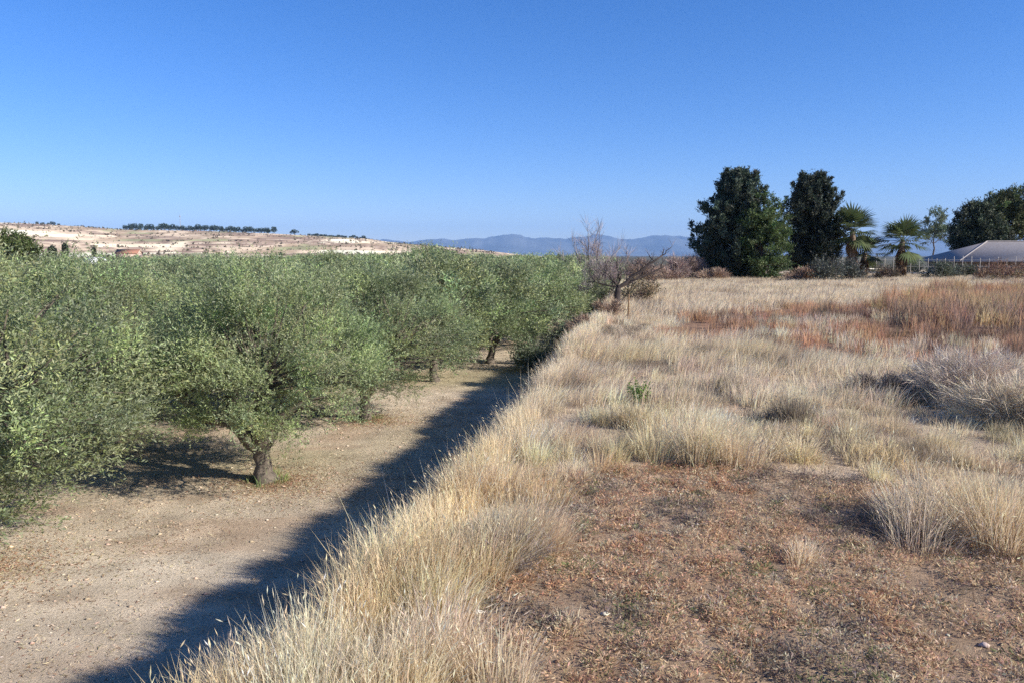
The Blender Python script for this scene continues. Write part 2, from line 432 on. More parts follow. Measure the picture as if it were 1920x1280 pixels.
OLC = np.array([0.240, 0.290, 0.122])
def olive_meshes(seed, nclump, shoots, per, L, W, lod, open_=False):
    rs = np.random.default_rng(seed)
    rx = 2.0 + 0.15 * rs.random(); rz = 1.66; cz = 2.36
    cen, rad = [], []
    lumps = unit(rs.normal(size=(7, 3))); lumpa = rs.random(7)
    while len(cen) < nclump:
        d = rs.normal(size=3); d /= np.linalg.norm(d)
        f = 0.95 * rs.random() ** 0.33
        bul = 1 + 0.22 * max((lumps @ d) ** 3 * lumpa)
        p = np.array([d[0] * rx, d[1] * rx, d[2] * rz]) * f * bul + (0, 0, cz)
        r = math.hypot(p[0], p[1])
        if p[2] < (0.78 if open_ else 0.62 if lod == 0 else 0.36) + 0.25 * math.sin(3 * math.atan2(p[1], p[0]) + seed) + (0.8 if open_ else 0.9) * max(0, 1 - r / 1.1) + (0.45 * max(0, 1 - r / 2.2) + 0.12 if open_ else 0): continue
        cen.append(p); rad.append(0.34 + 0.22 * rs.random())
    for _ in range(nclump // 9):                       # upright water shoots over the top
        a = rs.random() * 6.283; r = rs.random() ** 0.5 * 1.3
        cen.append(np.array([r * math.cos(a), r * math.sin(a), cz + rz * 0.86 * math.sqrt(max(0.1, 1 - (r / rx) ** 2)) + 0.15])); rad.append(0.42)
    cen = np.array(cen); rad = np.array(rad)
    gc = Geo()
    crown_from_clumps(gc, cen, rad, shoots, per, L, W, OLC, up=0.7, out_c=np.array([0, 0, cz - 0.6]), vary=0.36)
    gt = Geo()
    bc = np.array([0.15, 0.125, 0.10])
    h = (0.66 if open_ else 0.72) + 0.15 * rs.random(); lean = (rs.random(2) - 0.5) * 0.25
    n = 10 if lod == 0 else 6
    fork = np.array([lean[0], lean[1], h])
    zz = np.linspace(-0.12, 1, 7)[:, None]
    P = zz * fork + (rs.random((7, 3)) - 0.5) * 0.05
    P = np.concatenate([P]); tube(gt, P, (1.0 if open_ else 0.8) * 0.86 * np.array([0.32 if open_ else 0.25, 0.24, 0.19, 0.165, 0.16, 0.175, 0.17]) * (0.92 + 0.16 * rs.random()), n, bc, 0.32)
    limbs = []
    nl = 5 if open_ else 4; a0 = rs.random() * 6.28
    for k in range(nl):
        a = a0 + k * 6.283 / nl + rs.random() * 0.7
        el = (0.55 if open_ else 0.75) + 0.5 * rs.random(); ln = 1.25 + 0.4 * rs.random()
        e = fork + ln * np.array([math.cos(a) * math.cos(el), math.sin(a) * math.cos(el), math.sin(el)])
        Q = wander(fork - (0, 0, 0.12), e, 7, 0.16)
        tube(gt, Q, np.linspace(0.15 if open_ else 0.115, 0.045, 7) * (0.85 + 0.3 * rs.random()), 7 if lod == 0 else 5, bc * 0.95, 0.2)
        limbs.append(Q)
    LP = np.concatenate([q[2:] for q in limbs])
    sel = np.arange(len(cen)) if lod == 0 else np.arange(0, len(cen), 4)
    for c in cen[sel]:
        w = np.linalg.norm(LP - c, axis=1) + 0.6 * np.maximum(0, LP[:, 2] - c[2]); q = LP[w.argmin()]
        Q = wander(q, c, 5, 0.12); Q[1:-1, 2] += 0.05
        tube(gt, Q, np.linspace(0.026, 0.007, 5), 4, bc * 0.8)
    return gt.mesh('trunk', M_BARK, True), gc.mesh('crown', M_OLIVE)

OLIVE_HI = [olive_meshes(s, 185, 34, 19, 0.055, 0.0155, 0, s == 3) for s in (3, 12, 25)]
OLIVE_MID = [olive_meshes(s, 150, 18, 12, 0.10, 0.031, 1) for s in (31, 44, 58, 63)]
OLIVE_FAR = [olive_meshes(s, 110, 10, 9, 0.17, 0.055, 1) for s in (71, 85, 92)]

ORD = ['first', 'second', 'third', 'fourth', 'fifth', 'sixth', 'seventh', 'eighth', 'ninth', 'tenth', 'eleventh', 'twelfth', 'thirteenth', 'fourteenth', 'fifteenth', 'sixteenth', 'seventeenth', 'eighteenth', 'nineteenth', 'twentieth']
def plant_olive(x, y, label, group, s=1.0, rz=None, var=None, ry=1.0, sz=None):
    d = math.hypot(x, y)
    lib = OLIVE_HI if d < 23 else OLIVE_MID if d < 46 else OLIVE_FAR
    tm, cm = lib[(var if var is not None else R.integers(100)) % len(lib)]
    z = float(ground_z(x, y))
    o = thing('olive_tree', label, 'olive tree', (x, y, z), R.random() * 6.28 if rz is None else rz, group, s)
    if abs(960 + x / y * F - 182) < 22 and 24 < y < 60: sz = (sz or s) * 0.88
    o.scale = (s, s * ry, sz if sz else s)
    link('trunk', tm, o); link('crown', cm, o)
    return o

T0 = (-4.62, 13.5)
# nearest trees, placed one by one
near = [
    (-4.62, 13.5, 'grey-green olive tree with its whole forked trunk and shadow in full view', 1.03, 2.6, 0, 0.93),
    (-7.55, 9.6, 'big olive tree cut by the photo edge, its boughs sweeping low to bare soil', 1.22, 2.0, 1, 1.0),
    (-8.7, 15.3, 'olive tree wedged between the biggest edge tree and the one with open trunk', 1.1, 4.1, 2, 0.96),
    (-3.85, 18.9, 'olive tree right behind the one with open trunk, its dark stem half hidden', 1.2, 5.3, 1, 0.9),
]
for x, y, lb, s, rz, v, sz in near:
    plant_olive(x, y, lb, 'olive trees of the grove', s, rz, v, 1.0, sz)
n_rows = 15
for r in range(n_rows):
    k = 0
    x0 = T0[0] - 4.35 * r + (0.9 if r else 0); y0 = T0[1] + (0.9 * r if r else 0)
    kk = -3 if r else 0
    while True:
        yb = y0 + 5.3 * kk * 0.985; xb = x0 + 5.3 * kk * 0.985 * SL
        kk += 1
        if yb > 98: break
        x = xb + R.normal(0, 0.22) + (1.7 * float(sstep(20, 38, yb)) if r == 0 else 0.9 * float(sstep(22, 40, yb)) if r == 1 else 0); y = yb + R.normal(0, 0.25)
        if y < 5 or x < -0.78 * y - 6: continue
        if any(math.hypot(x - q[0], y - q[1]) < 3.1 for q in near): continue
        d = math.hypot(x, y)
        if math.hypot(x + 31, y - 46) < 4.5: continue
        k += 1
        if r == 0: lb = 'olive tree of the row along the shaded bank, %s behind the one with visible stem' % ORD[k]
        elif r < 4 and k <= 9: lb = 'silvery olive tree in the %s row back from the bank, %s from its near end' % (ORD[r], ORD[k - 1])
        else: lb = 'olive tree deep in the grove, little more than its grey-green top showing'
        sz = (0.85 if x / y < -0.33 else 0.90) + 0.11 * R.random() if d < 46 else (0.84 if x / y < -0.3 else 0.88) + 0.1 * R.random()
        plant_olive(x, y, lb, 'olive trees of the grove' if lb[0:5] != 'olive' or r == 0 else 'olive trees deep in the grove', (1.08 + 0.14 * R.random()) * (1 + (0.25 * float(sstep(22, 42, y)) if r == 0 else 0)), None, None, 0.95 + 0.1 * R.random(), sz)
# one tall tree that overtops the grove
x, y = (800 - 960) / F * 44, 44
plant_olive(x, y, 'tall olive tree whose pointed top rises above all its neighbours in the grove', 'olive trees of the grove', 1.0, 1.0, 2, 1.0, 1.1)

# ------------------------------------------------------------------ grass and weeds of the upper field
STRAW = np.array([0.79, 0.66, 0.475]); GOLD = np.array([0.70, 0.54, 0.34]); GREY = np.array([0.62, 0.51, 0.37])
LIME = np.array([0.64, 0.545, 0.335]); RUST = np.array([0.52, 0.285, 0.165]); RED = np.array([0.52, 0.325, 0.20]); BRN = np.array([0.22, 0.15, 0.11]); OCH = np.array([0.47, 0.335, 0.19])

def clump_grass(g, cx, cy, rad, hgt, nb, width, col, lean=(0.12, 0.05), flare=0.45, zf=ground_z, vary=0.14, mess=0.19, seed=0.0):
    """many tussocks at once (arrays): blades rise from each root disc and flare outwards"""
    cx, cy, rad, hgt = map(np.asarray, (cx, cy, rad, hgt)); nb = np.asarray(nb, int)
    i = np.repeat(np.arange(len(cx)), nb); n = len(i)
    a = R.random(n) * 6.283; q = np.sqrt(R.random(n))
    dx, dy = np.cos(a) * q, np.sin(a) * q
    x = cx[i] + dx * rad[i]; y = cy[i] + dy * rad[i]
    h = hgt[i] * (0.45 + 0.65 * R.random(n)) * (1 - 0.25 * q)
    P = np.stack([x, y, zf(x, y) - 0.02], 1)
    LN = np.stack([dx, dy], 1) * (h * flare)[:, None] + R.normal(0, mess, (n, 2)) * h[:, None] + (np.asarray(lean)[i] if np.ndim(lean) == 2 else np.array(lean)) * h[:, None]
    W = np.asarray(width)[i] if np.ndim(width) else np.full(n, width)
    C = jitter(np.asarray(col)[i], n, vary, 0.03)
    tp, td = blades(g, P, h, W * (0.6 + 0.8 * R.random(n)), LN, C, np.clip(C * 1.12, 0, 0.9))
    if seed:
        k = (R.random(n) < seed) & (h > 0.25); m = int(k.sum()); w0 = float(np.mean(W))
        leaves(g, tp[k] - unit(td[k]) * 0.03, unit(td[k]) + R.normal(0, 0.25, (m, 3)), 0.03 + 0.035 * R.random(m), np.full(m, w0 * 1.35), np.clip(C[k] * 1.1, 0, 0.9))

def wind(x, y, amt):
    """how the long dry grass has been laid over: a slowly turning direction, mostly to the right"""
    a = (noise(x, y, 3.2, 181, 2) - 0.5) * 3.4 + 0.1; m = amt * (0.35 + 1.3 * noise(x, y, 1.7, 182, 2))
    return np.stack([np.cos(a) * m, np.sin(a) * m], 1)

def scatter(x0, x1, y0, y1, dens, cond=None, wedge=True):
    n = int((x1 - x0) * (y1 - y0) * dens)
    x = x0 + (x1 - x0) * R.random(n); y = y0 + (y1 - y0) * R.random(n)
    k = np.ones(n, bool)
    if wedge: k &= (x < 0.80 * y + 5) & (x > -0.8 * y - 5)
    x, y = x[k], y[k]
    if cond is not None:
        m = cond(x, y); x, y = x[m], y[m]
    return x, y

def grass_color(x, y):
    n = len(x)
    a = noise(x, y, 2.4, 111, 2); b = noise(x, y, 1.1, 112, 2); c = noise(x, y, 5.5, 113, 2)
    col = np.tile(STRAW, (n, 1))
    s = sdist(x, y)
    w = np.clip((b - 0.50) * 3.0, 0, 0.85)[:, None] * (0.25 + 0.75 * ((s < 2.0) & (y < 9)))[:, None]; col = col * (1 - w) + GOLD * w
    w = np.clip((a - 0.55) * 3.0, 0, 0.7)[:, None]; col = col * (1 - w) + GREY * w
    w = np.clip((c - 0.66) * 4.0, 0, 0.5)[:, None] * (y > 6)[:, None]; col = col * (1 - w) + LIME * w
    col = col * (1 - (1 - np.array([1.0, 0.975, 0.87])) * (1 - sstep(6, 13, y))[:, None])
    d = noise(x, y, 1.15, 117, 2); w = (sstep(0.63, 0.72, d) * (y > 8) * 0.75)[:, None]; col = col * (1 - w) + np.array([0.27, 0.21, 0.16]) * w
    return col
def not_special(x, y): return (sdist(x, y) > -0.15) & ~zone(x, y, WEEDS, 0.35) & ~zone(x, y, REDS, 0.9) & ~zone(x, y, OCHRE, 0.9)

gr = Geo()
# crest band and near field
x, y = scatter(-4, 12, 1.2, 12, 6.5, not_special)
gapn = noise(x, y, 0.9, 121, 2); k = gapn > 0.3; x, y = x[k], y[k]
s = sdist(x, y); tall = np.clip(1.15 - 0.12 * s, 0.8, 1.15)
clump_grass(gr, x, y, 0.11 + 0.15 * R.random(len(x)), (0.16 + 0.50 * noise(x, y, 0.8, 122, 2)) * tall, np.full(len(x), 190), 0.005, jitter(grass_color(x, y), len(x), 0.2, 0.03), flare=0.6, vary=0.18, mess=0.16, seed=0.06, lean=(0.2, 0.0))
x, y = scatter(-1.5, 26, 11, 26, 13, not_special)
gapn = noise(x, y, 1.6, 123, 2); k = (gapn > 0.22) & ~(noise(x, y, 1.9, 185, 2) > 0.66); x, y = x[k], y[k]
clump_grass(gr, x, y, 0.16 + 0.14 * R.random(len(x)), 0.2 + 0.66 * noise(x, y, 1.5, 124, 2) ** 1.3, np.full(len(x), 46), 0.0095, jitter(grass_color(x, y), len(x), 0.10, 0.03), lean=wind(x, y, 0.5), flare=0.5, mess=0.13, vary=0.16)
x, y = scatter(1, 75, 26, 84, 4.2, not_special)
k = noise(x, y, 3.5, 125, 2) > 0.3; x, y = x[k], y[k]
clump_grass(gr, x, y, 0.3 + 0.25 * R.random(len(x)), 0.26 + 0.5 * noise(x, y, 4, 126, 2), np.full(len(x), 26), 0.024, grass_color(x, y), lean=wind(x, y, 0.4), mess=0.13)
x, y = scatter(-4, 10, 1.2, 12, 14, not_special)          # brown dead stems tangled between the tussocks
clump_grass(gr, x, y, np.full(len(x), 0.14), 0.12 + 0.16 * R.random(len(x)), np.full(len(x), 26), 0.005, jitter(np.tile(np.array([0.30, 0.225, 0.165]), (len(x), 1)), len(x), 0.25, 0.04), flare=0.8, mess=0.5)
x, y = scatter(-1, 24, 7, 26, 26, lambda x, y: not_special(x, y) & (noise(x, y, 1.9, 185, 2) > 0.66))
clump_grass(gr, x, y, np.full(len(x), 0.16), 0.12 + 0.2 * R.random(len(x)), np.full(len(x), 34), 0.008, jitter(np.tile(np.array([0.25, 0.20, 0.15]), (len(x), 1)), len(x), 0.2, 0.04), flare=0.8, mess=0.4)
# short under-storey everywhere on the upper field
x, y = scatter(-4, 24, 1.2, 30, 26, lambda x, y: (sdist(x, y) > -0.2) & ~zone(x, y, WEEDS, 0.35) & ~zone(x, y, REDS, 0.9))
clump_grass(gr, x, y, np.full(len(x), 0.16), 0.10 + 0.12 * R.random(len(x)), np.full(len(x), 9), 0.009, jitter(grass_color(x, y) * 0.92, len(x), 0.2, 0.04), flare=1.0)
tag(gr.build('dry_grass', M_GRASS), 'pale straw-coloured dry grass covering the upper field', kind='stuff')

# grass hanging over and growing on the bank
gb = Geo()
def sl(s0, s1, y0, y1, n):
    s = s0 + (s1 - s0) * R.random(n); y = y0 + (y1 - y0) * R.random(n) ** 1.3
    return xcrest(y) + s * math.sqrt(1 + SL * SL), y
x, y = sl(-0.3, 0.35, 1.5, 16, 420)
clump_grass(gb, x, y, 0.08 + 0.08 * R.random(len(x)), 0.32 + 0.36 * noise(x, y, 0.8, 131, 2), np.full(len(x), 46), 0.0055, grass_color(x, y) * 0.97, lean=(-0.12, 0.0), mess=0.24, seed=0.12)
x, y = sl(-0.4, 0.4, 16, 75, 900)
clump_grass(gb, x, y, np.full(len(x), 0.2), 0.35 + 0.4 * noise(x, y, 1.5, 132, 2), np.full(len(x), 30), 0.018, jitter(grass_color(x, y) * 0.9, len(x), 0.15, 0.05), lean=(-0.05, 0.0))
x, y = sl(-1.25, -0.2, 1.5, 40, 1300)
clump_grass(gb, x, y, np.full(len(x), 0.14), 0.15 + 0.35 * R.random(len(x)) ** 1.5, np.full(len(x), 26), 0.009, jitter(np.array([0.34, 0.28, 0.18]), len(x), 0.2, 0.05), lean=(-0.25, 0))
# single tall stalks sticking up over the shade
x, y = sl(-0.6, 0.25, 4.0, 18, 120)
n = len(x); P = np.stack([x, y, ground_z(x, y)], 1); H = 0.45 + 0.4 * R.random(n)
blades(gb, P, H, np.full(n, 0.004), R.normal(0, 0.14, (n, 2)) + [-0.06, 0], jitter(STRAW * 1.1, n))
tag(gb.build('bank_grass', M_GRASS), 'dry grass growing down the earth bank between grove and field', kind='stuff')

# reddish and ochre tall weeds
gw = Geo()
x, y = scatter(1, 60, 15, 50, 4.2, lambda x, y: zone(x, y, REDS, 0.9) & (noise(x, y, 2.2, 141, 2) > 0.30))
cc = np.where((noise(x, y, 1.6, 142, 2) > 0.56)[:, None], BRN * 1.15, RED); cc = np.where((noise(x, y, 1.9, 143, 2) > 0.63)[:, None], STRAW * 0.8, cc)
clump_grass(gw, x, y, np.full(len(x), 0.22), 0.35 + 0.4 * noise(x, y, 2.4, 144, 2), np.full(len(x), 34), 0.016, jitter(cc, len(x), 0.15, 0.05), lean=(0.05, 0), flare=0.25)
x, y = scatter(8, 70, 22, 62, 3.0, lambda x, y: zone(x, y, OCHRE, 1.5, 57, 3.0))
cc = np.where((noise(x, y, 1.6, 145, 2) > 0.53)[:, None], BRN * 1.5, OCH); cc = np.where((noise(x, y, 2.1, 147, 2) > 0.62)[:, None], RED, cc)
clump_grass(gw, x, y, np.full(len(x), 0.28), 0.7 + 0.75 * noise(x, y, 3, 146, 2), np.full(len(x), 34), 0.026, jitter(cc, len(x), 0.2, 0.06), lean=(0.03, 0), flare=0.2)
tag(gw.build('tall_weeds', M_GRASS), 'belt of withered red-brown and ochre weeds across the field', kind='stuff')

# low weeds and litter in the cleared patch
gl = Geo()
x, y = scatter(-2, 16, 1.2, 13, 105, lambda x, y: zone(x, y, WEEDS, 0.35))
k = noise(x, y, 0.35, 151, 2) > 0.22; x, y = x[k], y[k]
n = len(x); a = noise(x, y, 1.1, 152, 2); b = noise(x, y, 0.5, 153, 2)
cc = np.tile(np.array([0.60, 0.44, 0.29]), (n, 1))
w = np.clip((a - 0.30) * 2.5, 0.1, 0.75)[:, None] * (R.random((n, 1)) < 0.55); cc = cc * (1 - w) + RUST * w
cc = np.where((b > 0.62)[:, None], np.array([0.25, 0.20, 0.165]), cc); cc = np.where((R.random((n, 1)) < 0.2), STRAW * 0.7, cc); cc = np.where((R.random((n, 1)) < 0.05), np.array([0.2, 0.22, 0.1]), cc)
def tufts(g, cx, cy, r, h, nb, col, W=0.006):
    i = np.repeat(np.arange(len(cx)), nb); n = len(i)
    a = R.random(n) * 6.283; q = np.sqrt(R.random(n))
    x = cx[i] + np.cos(a) * q * r[i]; y = cy[i] + np.sin(a) * q * r[i]
    P = np.stack([x, y, ground_z(x, y) + R.random(n) * h[i] * 0.7 * (1 - q * q)], 1)
    D = unit(np.stack([np.cos(a) * q, np.sin(a) * q, 0.35 + 0 * a], 1) + R.normal(0, 0.45, (n, 3)))
    D[:, 2] = np.abs(D[:, 2]) * 0.9
    leaves(g, P, D, (0.015 + 0.035 * R.random(n)), np.full(n, W * 1.4) * (0.7 + 0.8 * R.random(n)), jitter(col[i], n, 0.25, 0.07))
tufts(gl, x, y, 0.05 + 0.07 * R.random(len(x)), (0.03 + 0.14 * R.random(len(x))) * (0.5 + 1.1 * noise(x, y, 0.8, 154, 2)), 62, cc, 0.0048)
x, y = scatter(-2, 16, 1.2, 13, 120, lambda x, y: zone(x, y, WEEDS, 0.35))
clump_grass(gl, x, y, np.full(len(x), 0.07), 0.05 + 0.13 * R.random(len(x)) ** 2, np.full(len(x), 11), 0.0035, jitter(np.where(R.random((len(x), 1)) < 0.35, GREY * 0.75, np.array([0.36, 0.24, 0.155])), len(x), 0.3, 0.06), flare=1.0)
tag(gl.build('low_weeds', M_GRASS), 'low withered rust-brown weeds and litter in the cleared patch', kind='stuff')

# litter, clods and sparse weeds on the orchard floor
go = Geo()
def floor_ok(x, y): return sdist(x, y) < -1.0
x, y = scatter(-26, 4, 4, 34, 420, floor_ok)
k = R.random(len(x)) < np.clip(1.25 - y / 40, 0.2, 1) * np.clip(noise(x, y, 1.8, 161, 3) * 2.0 - 0.45, 0.06, 1); x, y = x[k], y[k]
n = len(x); P = np.stack([x, y, ground_z(x, y) + 0.004], 1)
D = R.normal(size=(n, 3)); D[:, 2] = np.abs(D[:, 2]) * 0.35
cc = np.where(R.random((n, 1)) < 0.38, np.array([0.24, 0.15, 0.10]), np.where(R.random((n, 1)) < 0.55, STRAW * 0.8, np.array([0.30, 0.26, 0.16])))
leaves(go, P, D, 0.02 + 0.06 * R.random(n), 0.005 + 0.008 * R.random(n), jitter(cc, n, 0.2, 0.05))
x, y = scatter(-20, 4, 4, 24, 34, floor_ok)
k = noise(x, y, 1.6, 162, 2) > 0.5; x, y = x[k], y[k]
clump_grass(go, x, y, np.full(len(x), 0.09), 0.025 + 0.06 * R.random(len(x)) ** 2, np.full(len(x), 11), 0.0055, jitter(np.where(R.random((len(x), 1)) < 0.22, np.array([0.26, 0.27, 0.13]), STRAW * 0.72), len(x), 0.2, 0.05), flare=0.8)
for (tx, ty) in ((-4.62, 13.5), (-7.55, 9.6), (-3.85, 18.9)):       # leaf litter and suckers gathered round the stems
    n = 5200; a_ = R.random(n) * 6.283; q_ = np.abs(R.normal(0, 0.9, n)); x = tx + 0.2 + np.cos(a_) * q_; y = ty - 0.1 + np.sin(a_) * q_ * 0.8
    D = R.normal(size=(n, 3)); D[:, 2] = np.abs(D[:, 2]) * 0.4
    leaves(go, np.stack([x, y, ground_z(x, y) + 0.004], 1), D, 0.03 + 0.05 * R.random(n), np.full(n, 0.011), jitter(np.where(R.random((n, 1)) < 0.6, np.array([0.33, 0.20, 0.13]), np.array([0.42, 0.36, 0.22])), n, 0.25, 0.05))
    n = 16; a_ = R.random(n) * 6.283; x = tx + np.cos(a_) * 0.32; y = ty + np.sin(a_) * 0.32
    clump_grass(go, x, y, np.full(n, 0.12), 0.1 + 0.22 * R.random(n), np.full(n, 22), 0.014, jitter(np.tile(OLC * 0.95, (n, 1)), n, 0.2, 0.05), flare=0.9)
tag(go.build('ground_litter', M_GRASS), 'fallen leaves, straw and tiny weeds on the orchard soil', kind='stuff')

gk = Geo()
def stones(g, x, y, r, col):
    ico = np.array([(1, 0, 0), (-1, 0, 0), (0, 1, 0), (0, -1, 0), (0, 0, 1), (0, 0, -1)], float)
    T = np.array([(0, 2, 4), (2, 1, 4), (1, 3, 4), (3, 0, 4), (2, 0, 5), (1, 2, 5), (3, 1, 5), (0, 3, 5)])
    n = len(x)
    V = ico[None] * r[:, None, None] * (0.6 + 0.8 * R.random((n, 6, 3))) * np.array([1.3, 1.0, 0.55]) + np.stack([x, y, ground_z(x, y) + r * 0.2], 1)[:, None]
    g.add(V.reshape(-1, 3), None, (T[None] + np.arange(n)[:, None, None] * 6).reshape(-1, 3), np.repeat(col, 6, 0))
x, y = scatter(-16, 4, 4, 22, 36, floor_ok)
k = R.random(len(x)) < np.clip(noise(x, y, 1.1, 163, 3) * 2.2 - 0.7, 0.03, 1); x, y = x[k], y[k]
stones(gk, x, y, 0.007 + 0.028 * R.random(len(x)) ** 3, jitter(np.array([0.47, 0.36, 0.26]), len(x), 0.22, 0.04))
tag(gk.build('soil_clods', M_STONE), 'crumbly soil clods strewn over the orchard floor', kind='stuff')
gs = Geo()                                             # small stones
x, y = scatter(-20, 12, 2, 24, 5.0, lambda x, y: floor_ok(x, y) | zone(x, y, WEEDS, 0.3))
stones(gs, x, y, 0.008 + 0.022 * R.random(len(x)) ** 3, jitter(np.array([0.52, 0.45, 0.36]), len(x), 0.2, 0.03))
tag(gs.build('gravel', M_STONE), 'scattered small pale stones on the soil', kind='stuff')
for px, py, r, lb in [(908, 1046, 0.03, 'small white stone beside the big straw tussock on the bank edge'), (896, 1155, 0.035, 'small white stone in the cleared weed patch, closer to the camera')]:
    x, y = gp(px, py); q = Geo(); stones(q, np.array([x]), np.array([y]), np.array([r]), np.array([[0.75, 0.70, 0.62]]))
    tag(q.build('stone', M_STONE), lb, 'stone', 'white stones')

# ------------------------------------------------------------------ separate tussocks, bushes and plants of the field
def tussock(px, py, r, h, nb, col, label, w=0.006, lean=(0.1, 0.03), flare=0.55):
    x, y = gp(px, py); z = float(ground_z(x, y)); q = Geo()
    m = 5
    cx = np.concatenate([[0], R.normal(0, r * 0.45, m)]); cy = np.concatenate([[0], R.normal(0, r * 0.45, m)])
    clump_grass(q, cx, cy, np.full(m + 1, r * 0.55), np.full(m + 1, h) * (0.8 + 0.25 * R.random(m + 1)), np.full(m + 1, nb // (m + 1)), w, jitter(np.tile(np.asarray(col, float), (m + 1, 1)), m + 1, 0.07, 0.02), lean, flare, zf=lambda a, b: ground_z(a + x, b + y) - z, vary=0.18, mess=0.22, seed=0.25)
    return tag(q.build('grass_tussock', M_GRASS, loc=(x, y, z)), label, 'grass tussock', 'dry grass tussocks of the upper field')
TUSS = [
    (600, 1330, 0.42, 0.62, 2600, STRAW * 1.02, 'broad golden grass tussock at the very bottom of the bank edge', 0.0045, (0.05, 0.05), 0.4),
    (760, 1300, 0.36, 0.56, 2200, STRAW * 0.98 + [0.02, 0, -0.01], 'upright straw tussock against the grey dead twigs, lowest on the field side', 0.0045, (0.08, 0.02), 0.4),
    (820, 1105, 0.26, 0.5, 1500, GOLD, 'small orange-gold tussock on the bank edge by the dark hollow', 0.005, (0.05, 0), 0.35),
    (960, 1045, 0.40, 0.62, 2400, STRAW * 0.95 + [0.02, 0, -0.02], 'large pale gold tussock overhanging the cleared patch, small stone at its foot', 0.005, (0.2, -0.05), 0.5),
    (880, 930, 0.42, 0.6, 2000, GOLD * 0.5 + STRAW * 0.5, 'orange-tinged tall tussock on the crest behind the large pale gold one', 0.006, (0.02, 0), 0.4),
    (1310, 865, 0.48, 0.75, 2200, STRAW * [1.03, 0.98, 0.92], 'fountain-shaped cream tussock with arching blades and dark green base', 0.007, (0.2, 0.0), 0.65),
    (1505, 862, 0.34, 0.42, 1100, LIME * 0.5 + STRAW * 0.42, 'low yellow-green tussock next to a dark hollow', 0.008, (0.15, 0), 0.9),
    (1090, 895, 0.26, 0.32, 700, STRAW * 0.95, 'small cream tussock leaning over the top corner of the rusty weeds', 0.006, (0.2, -0.1), 0.7),
    (1480, 795, 0.30, 0.5, 800, GREY * 0.62, 'dark brown-grey dried tussock in the pale grass', 0.01, (0.02, 0), 0.3),
    (1370, 735, 0.42, 0.5, 800, GREY * 0.7, 'grey-brown flattened tussock above the cream fountain tussock', 0.011, (0.5, -0.05), 0.5),
    (1700, 985, 0.46, 0.55, 1600, STRAW * 0.9, 'wide tussock with dark shaded base standing on the cleared patch', 0.006, (0.15, 0), 0.65),
    (1860, 1000, 0.58, 0.70, 2600, STRAW * [1.0, 0.95, 0.88], 'tallest feathery cream tussock at the cleared patch, dark shade at its foot', 0.006, (0.12, 0), 0.6),
    (1490, 1045, 0.16, 0.22, 420, STRAW * 0.9, 'little lone straw tuft in the middle of the rusty weeds', 0.005, (0.05, 0), 0.7),
    (1065, 1190, 0.14, 0.16, 320, STRAW * 0.85, 'tiny pale tuft among the lowest rusty weeds', 0.005, (0.05, 0), 0.8),
    (1185, 800, 0.34, 0.5, 900, LIME * 0.95, 'greenish straw tussock below the bright green seedling', 0.008, (0.15, 0), 0.6),
    (1640, 855, 0.4, 0.38, 900, LIME * 0.95 + [0.04, 0.02, 0.01], 'low yellowish tussock between the lime one and the feathery cream one', 0.009, (0.3, 0), 0.7),
]
for a in TUSS: tussock(*a[:6], a[6], *a[7:])

def twig_bush(px, py, r, h, stems, col, label, name='dead_bush', cat='bush', lean=(0.25, 0), group=None, w=0.006, xy=None, leafc=None, nleaf=0, tw=6):
    x, y = xy if xy else gp(px, py); z = float(ground_z(x, y)); q = Geo()
    n = stems; nb_ = max(8, n // 40); ba = R.random(nb_) * 6.283; be = 0.25 + 1.2 * R.random(nb_) ** 0.8; bi = R.integers(0, nb_, n)
    a = ba[bi] + R.normal(0, 0.28, n); el = (be[bi] + R.normal(0, 0.16, n)).clip(0.1, 1.5)
    ln = h * (0.75 + 0.35 * R.random(n)) * (1 + (r / h - 1) * (1 - el / 1.45).clip(0, 1))
    D = np.stack([np.cos(a) * np.cos(el), np.sin(a) * np.cos(el), np.sin(el)], 1)
    root = np.stack([np.cos(a) * 0.25 * r * R.random(n), np.sin(a) * 0.25 * r * R.random(n), np.full(n, -0.02)], 1)
    tips = root + D * ln[:, None] + np.array([lean[0], lean[1], 0]) * h
    mids = root + D * ln[:, None] * 0.5 + np.array([0, 0, 0.08]) * h
    tips[:, 2] = np.maximum(tips[:, 2], 0.05)
    c = jitter(col, n, 0.2, 0.03)
    for A, B, ww, cc_ in ((root, mids, w, c), (mids, tips, w * 0.7, c)):
        S_ = unit(np.cross(B - A, R.normal(size=A.shape))) * ww * 0.5
        q.add(np.stack([A - S_, A + S_, B + S_ * 0.7, B - S_ * 0.7], 1).reshape(-1, 3), np.arange(len(A) * 4).reshape(-1, 4), None, np.repeat(cc_, 4, 0))
    i = np.repeat(np.arange(n), tw); t = 0.3 + 0.7 * R.random(len(i))
    P = np.where((t < 0.5)[:, None], root[i] + (mids - root)[i] * (t * 2)[:, None], mids[i] + (tips - mids)[i] * (t * 2 - 1)[:, None])
    TD = unit(unit(tips - root)[i] + R.normal(0, 0.55, P.shape))
    leaves(q, P, TD, ln[i] * (0.12 + 0.22 * R.random(len(i))), np.full(len(i), w), jitter(c[i], len(i), 0.2, 0.03))
    o = thing(name, label, cat, (x, y, z), 0, group)
    q.build('branches', M_TWIG, o)
    if nleaf:
        f = Geo(); j = R.integers(0, len(P), nleaf)
        leaves(f, P[j] + R.normal(0, 0.05 * h, (nleaf, 3)), R.normal(size=(nleaf, 3)) + [0, 0, 0.5], (0.6 + 0.8 * R.random(nleaf)) * w * 9, (0.6 + 0.8 * R.random(nleaf)) * w * 4, jitter(leafc, nleaf, 0.25, 0.05))
        f.build('foliage', M_LEAF, o)
    return o
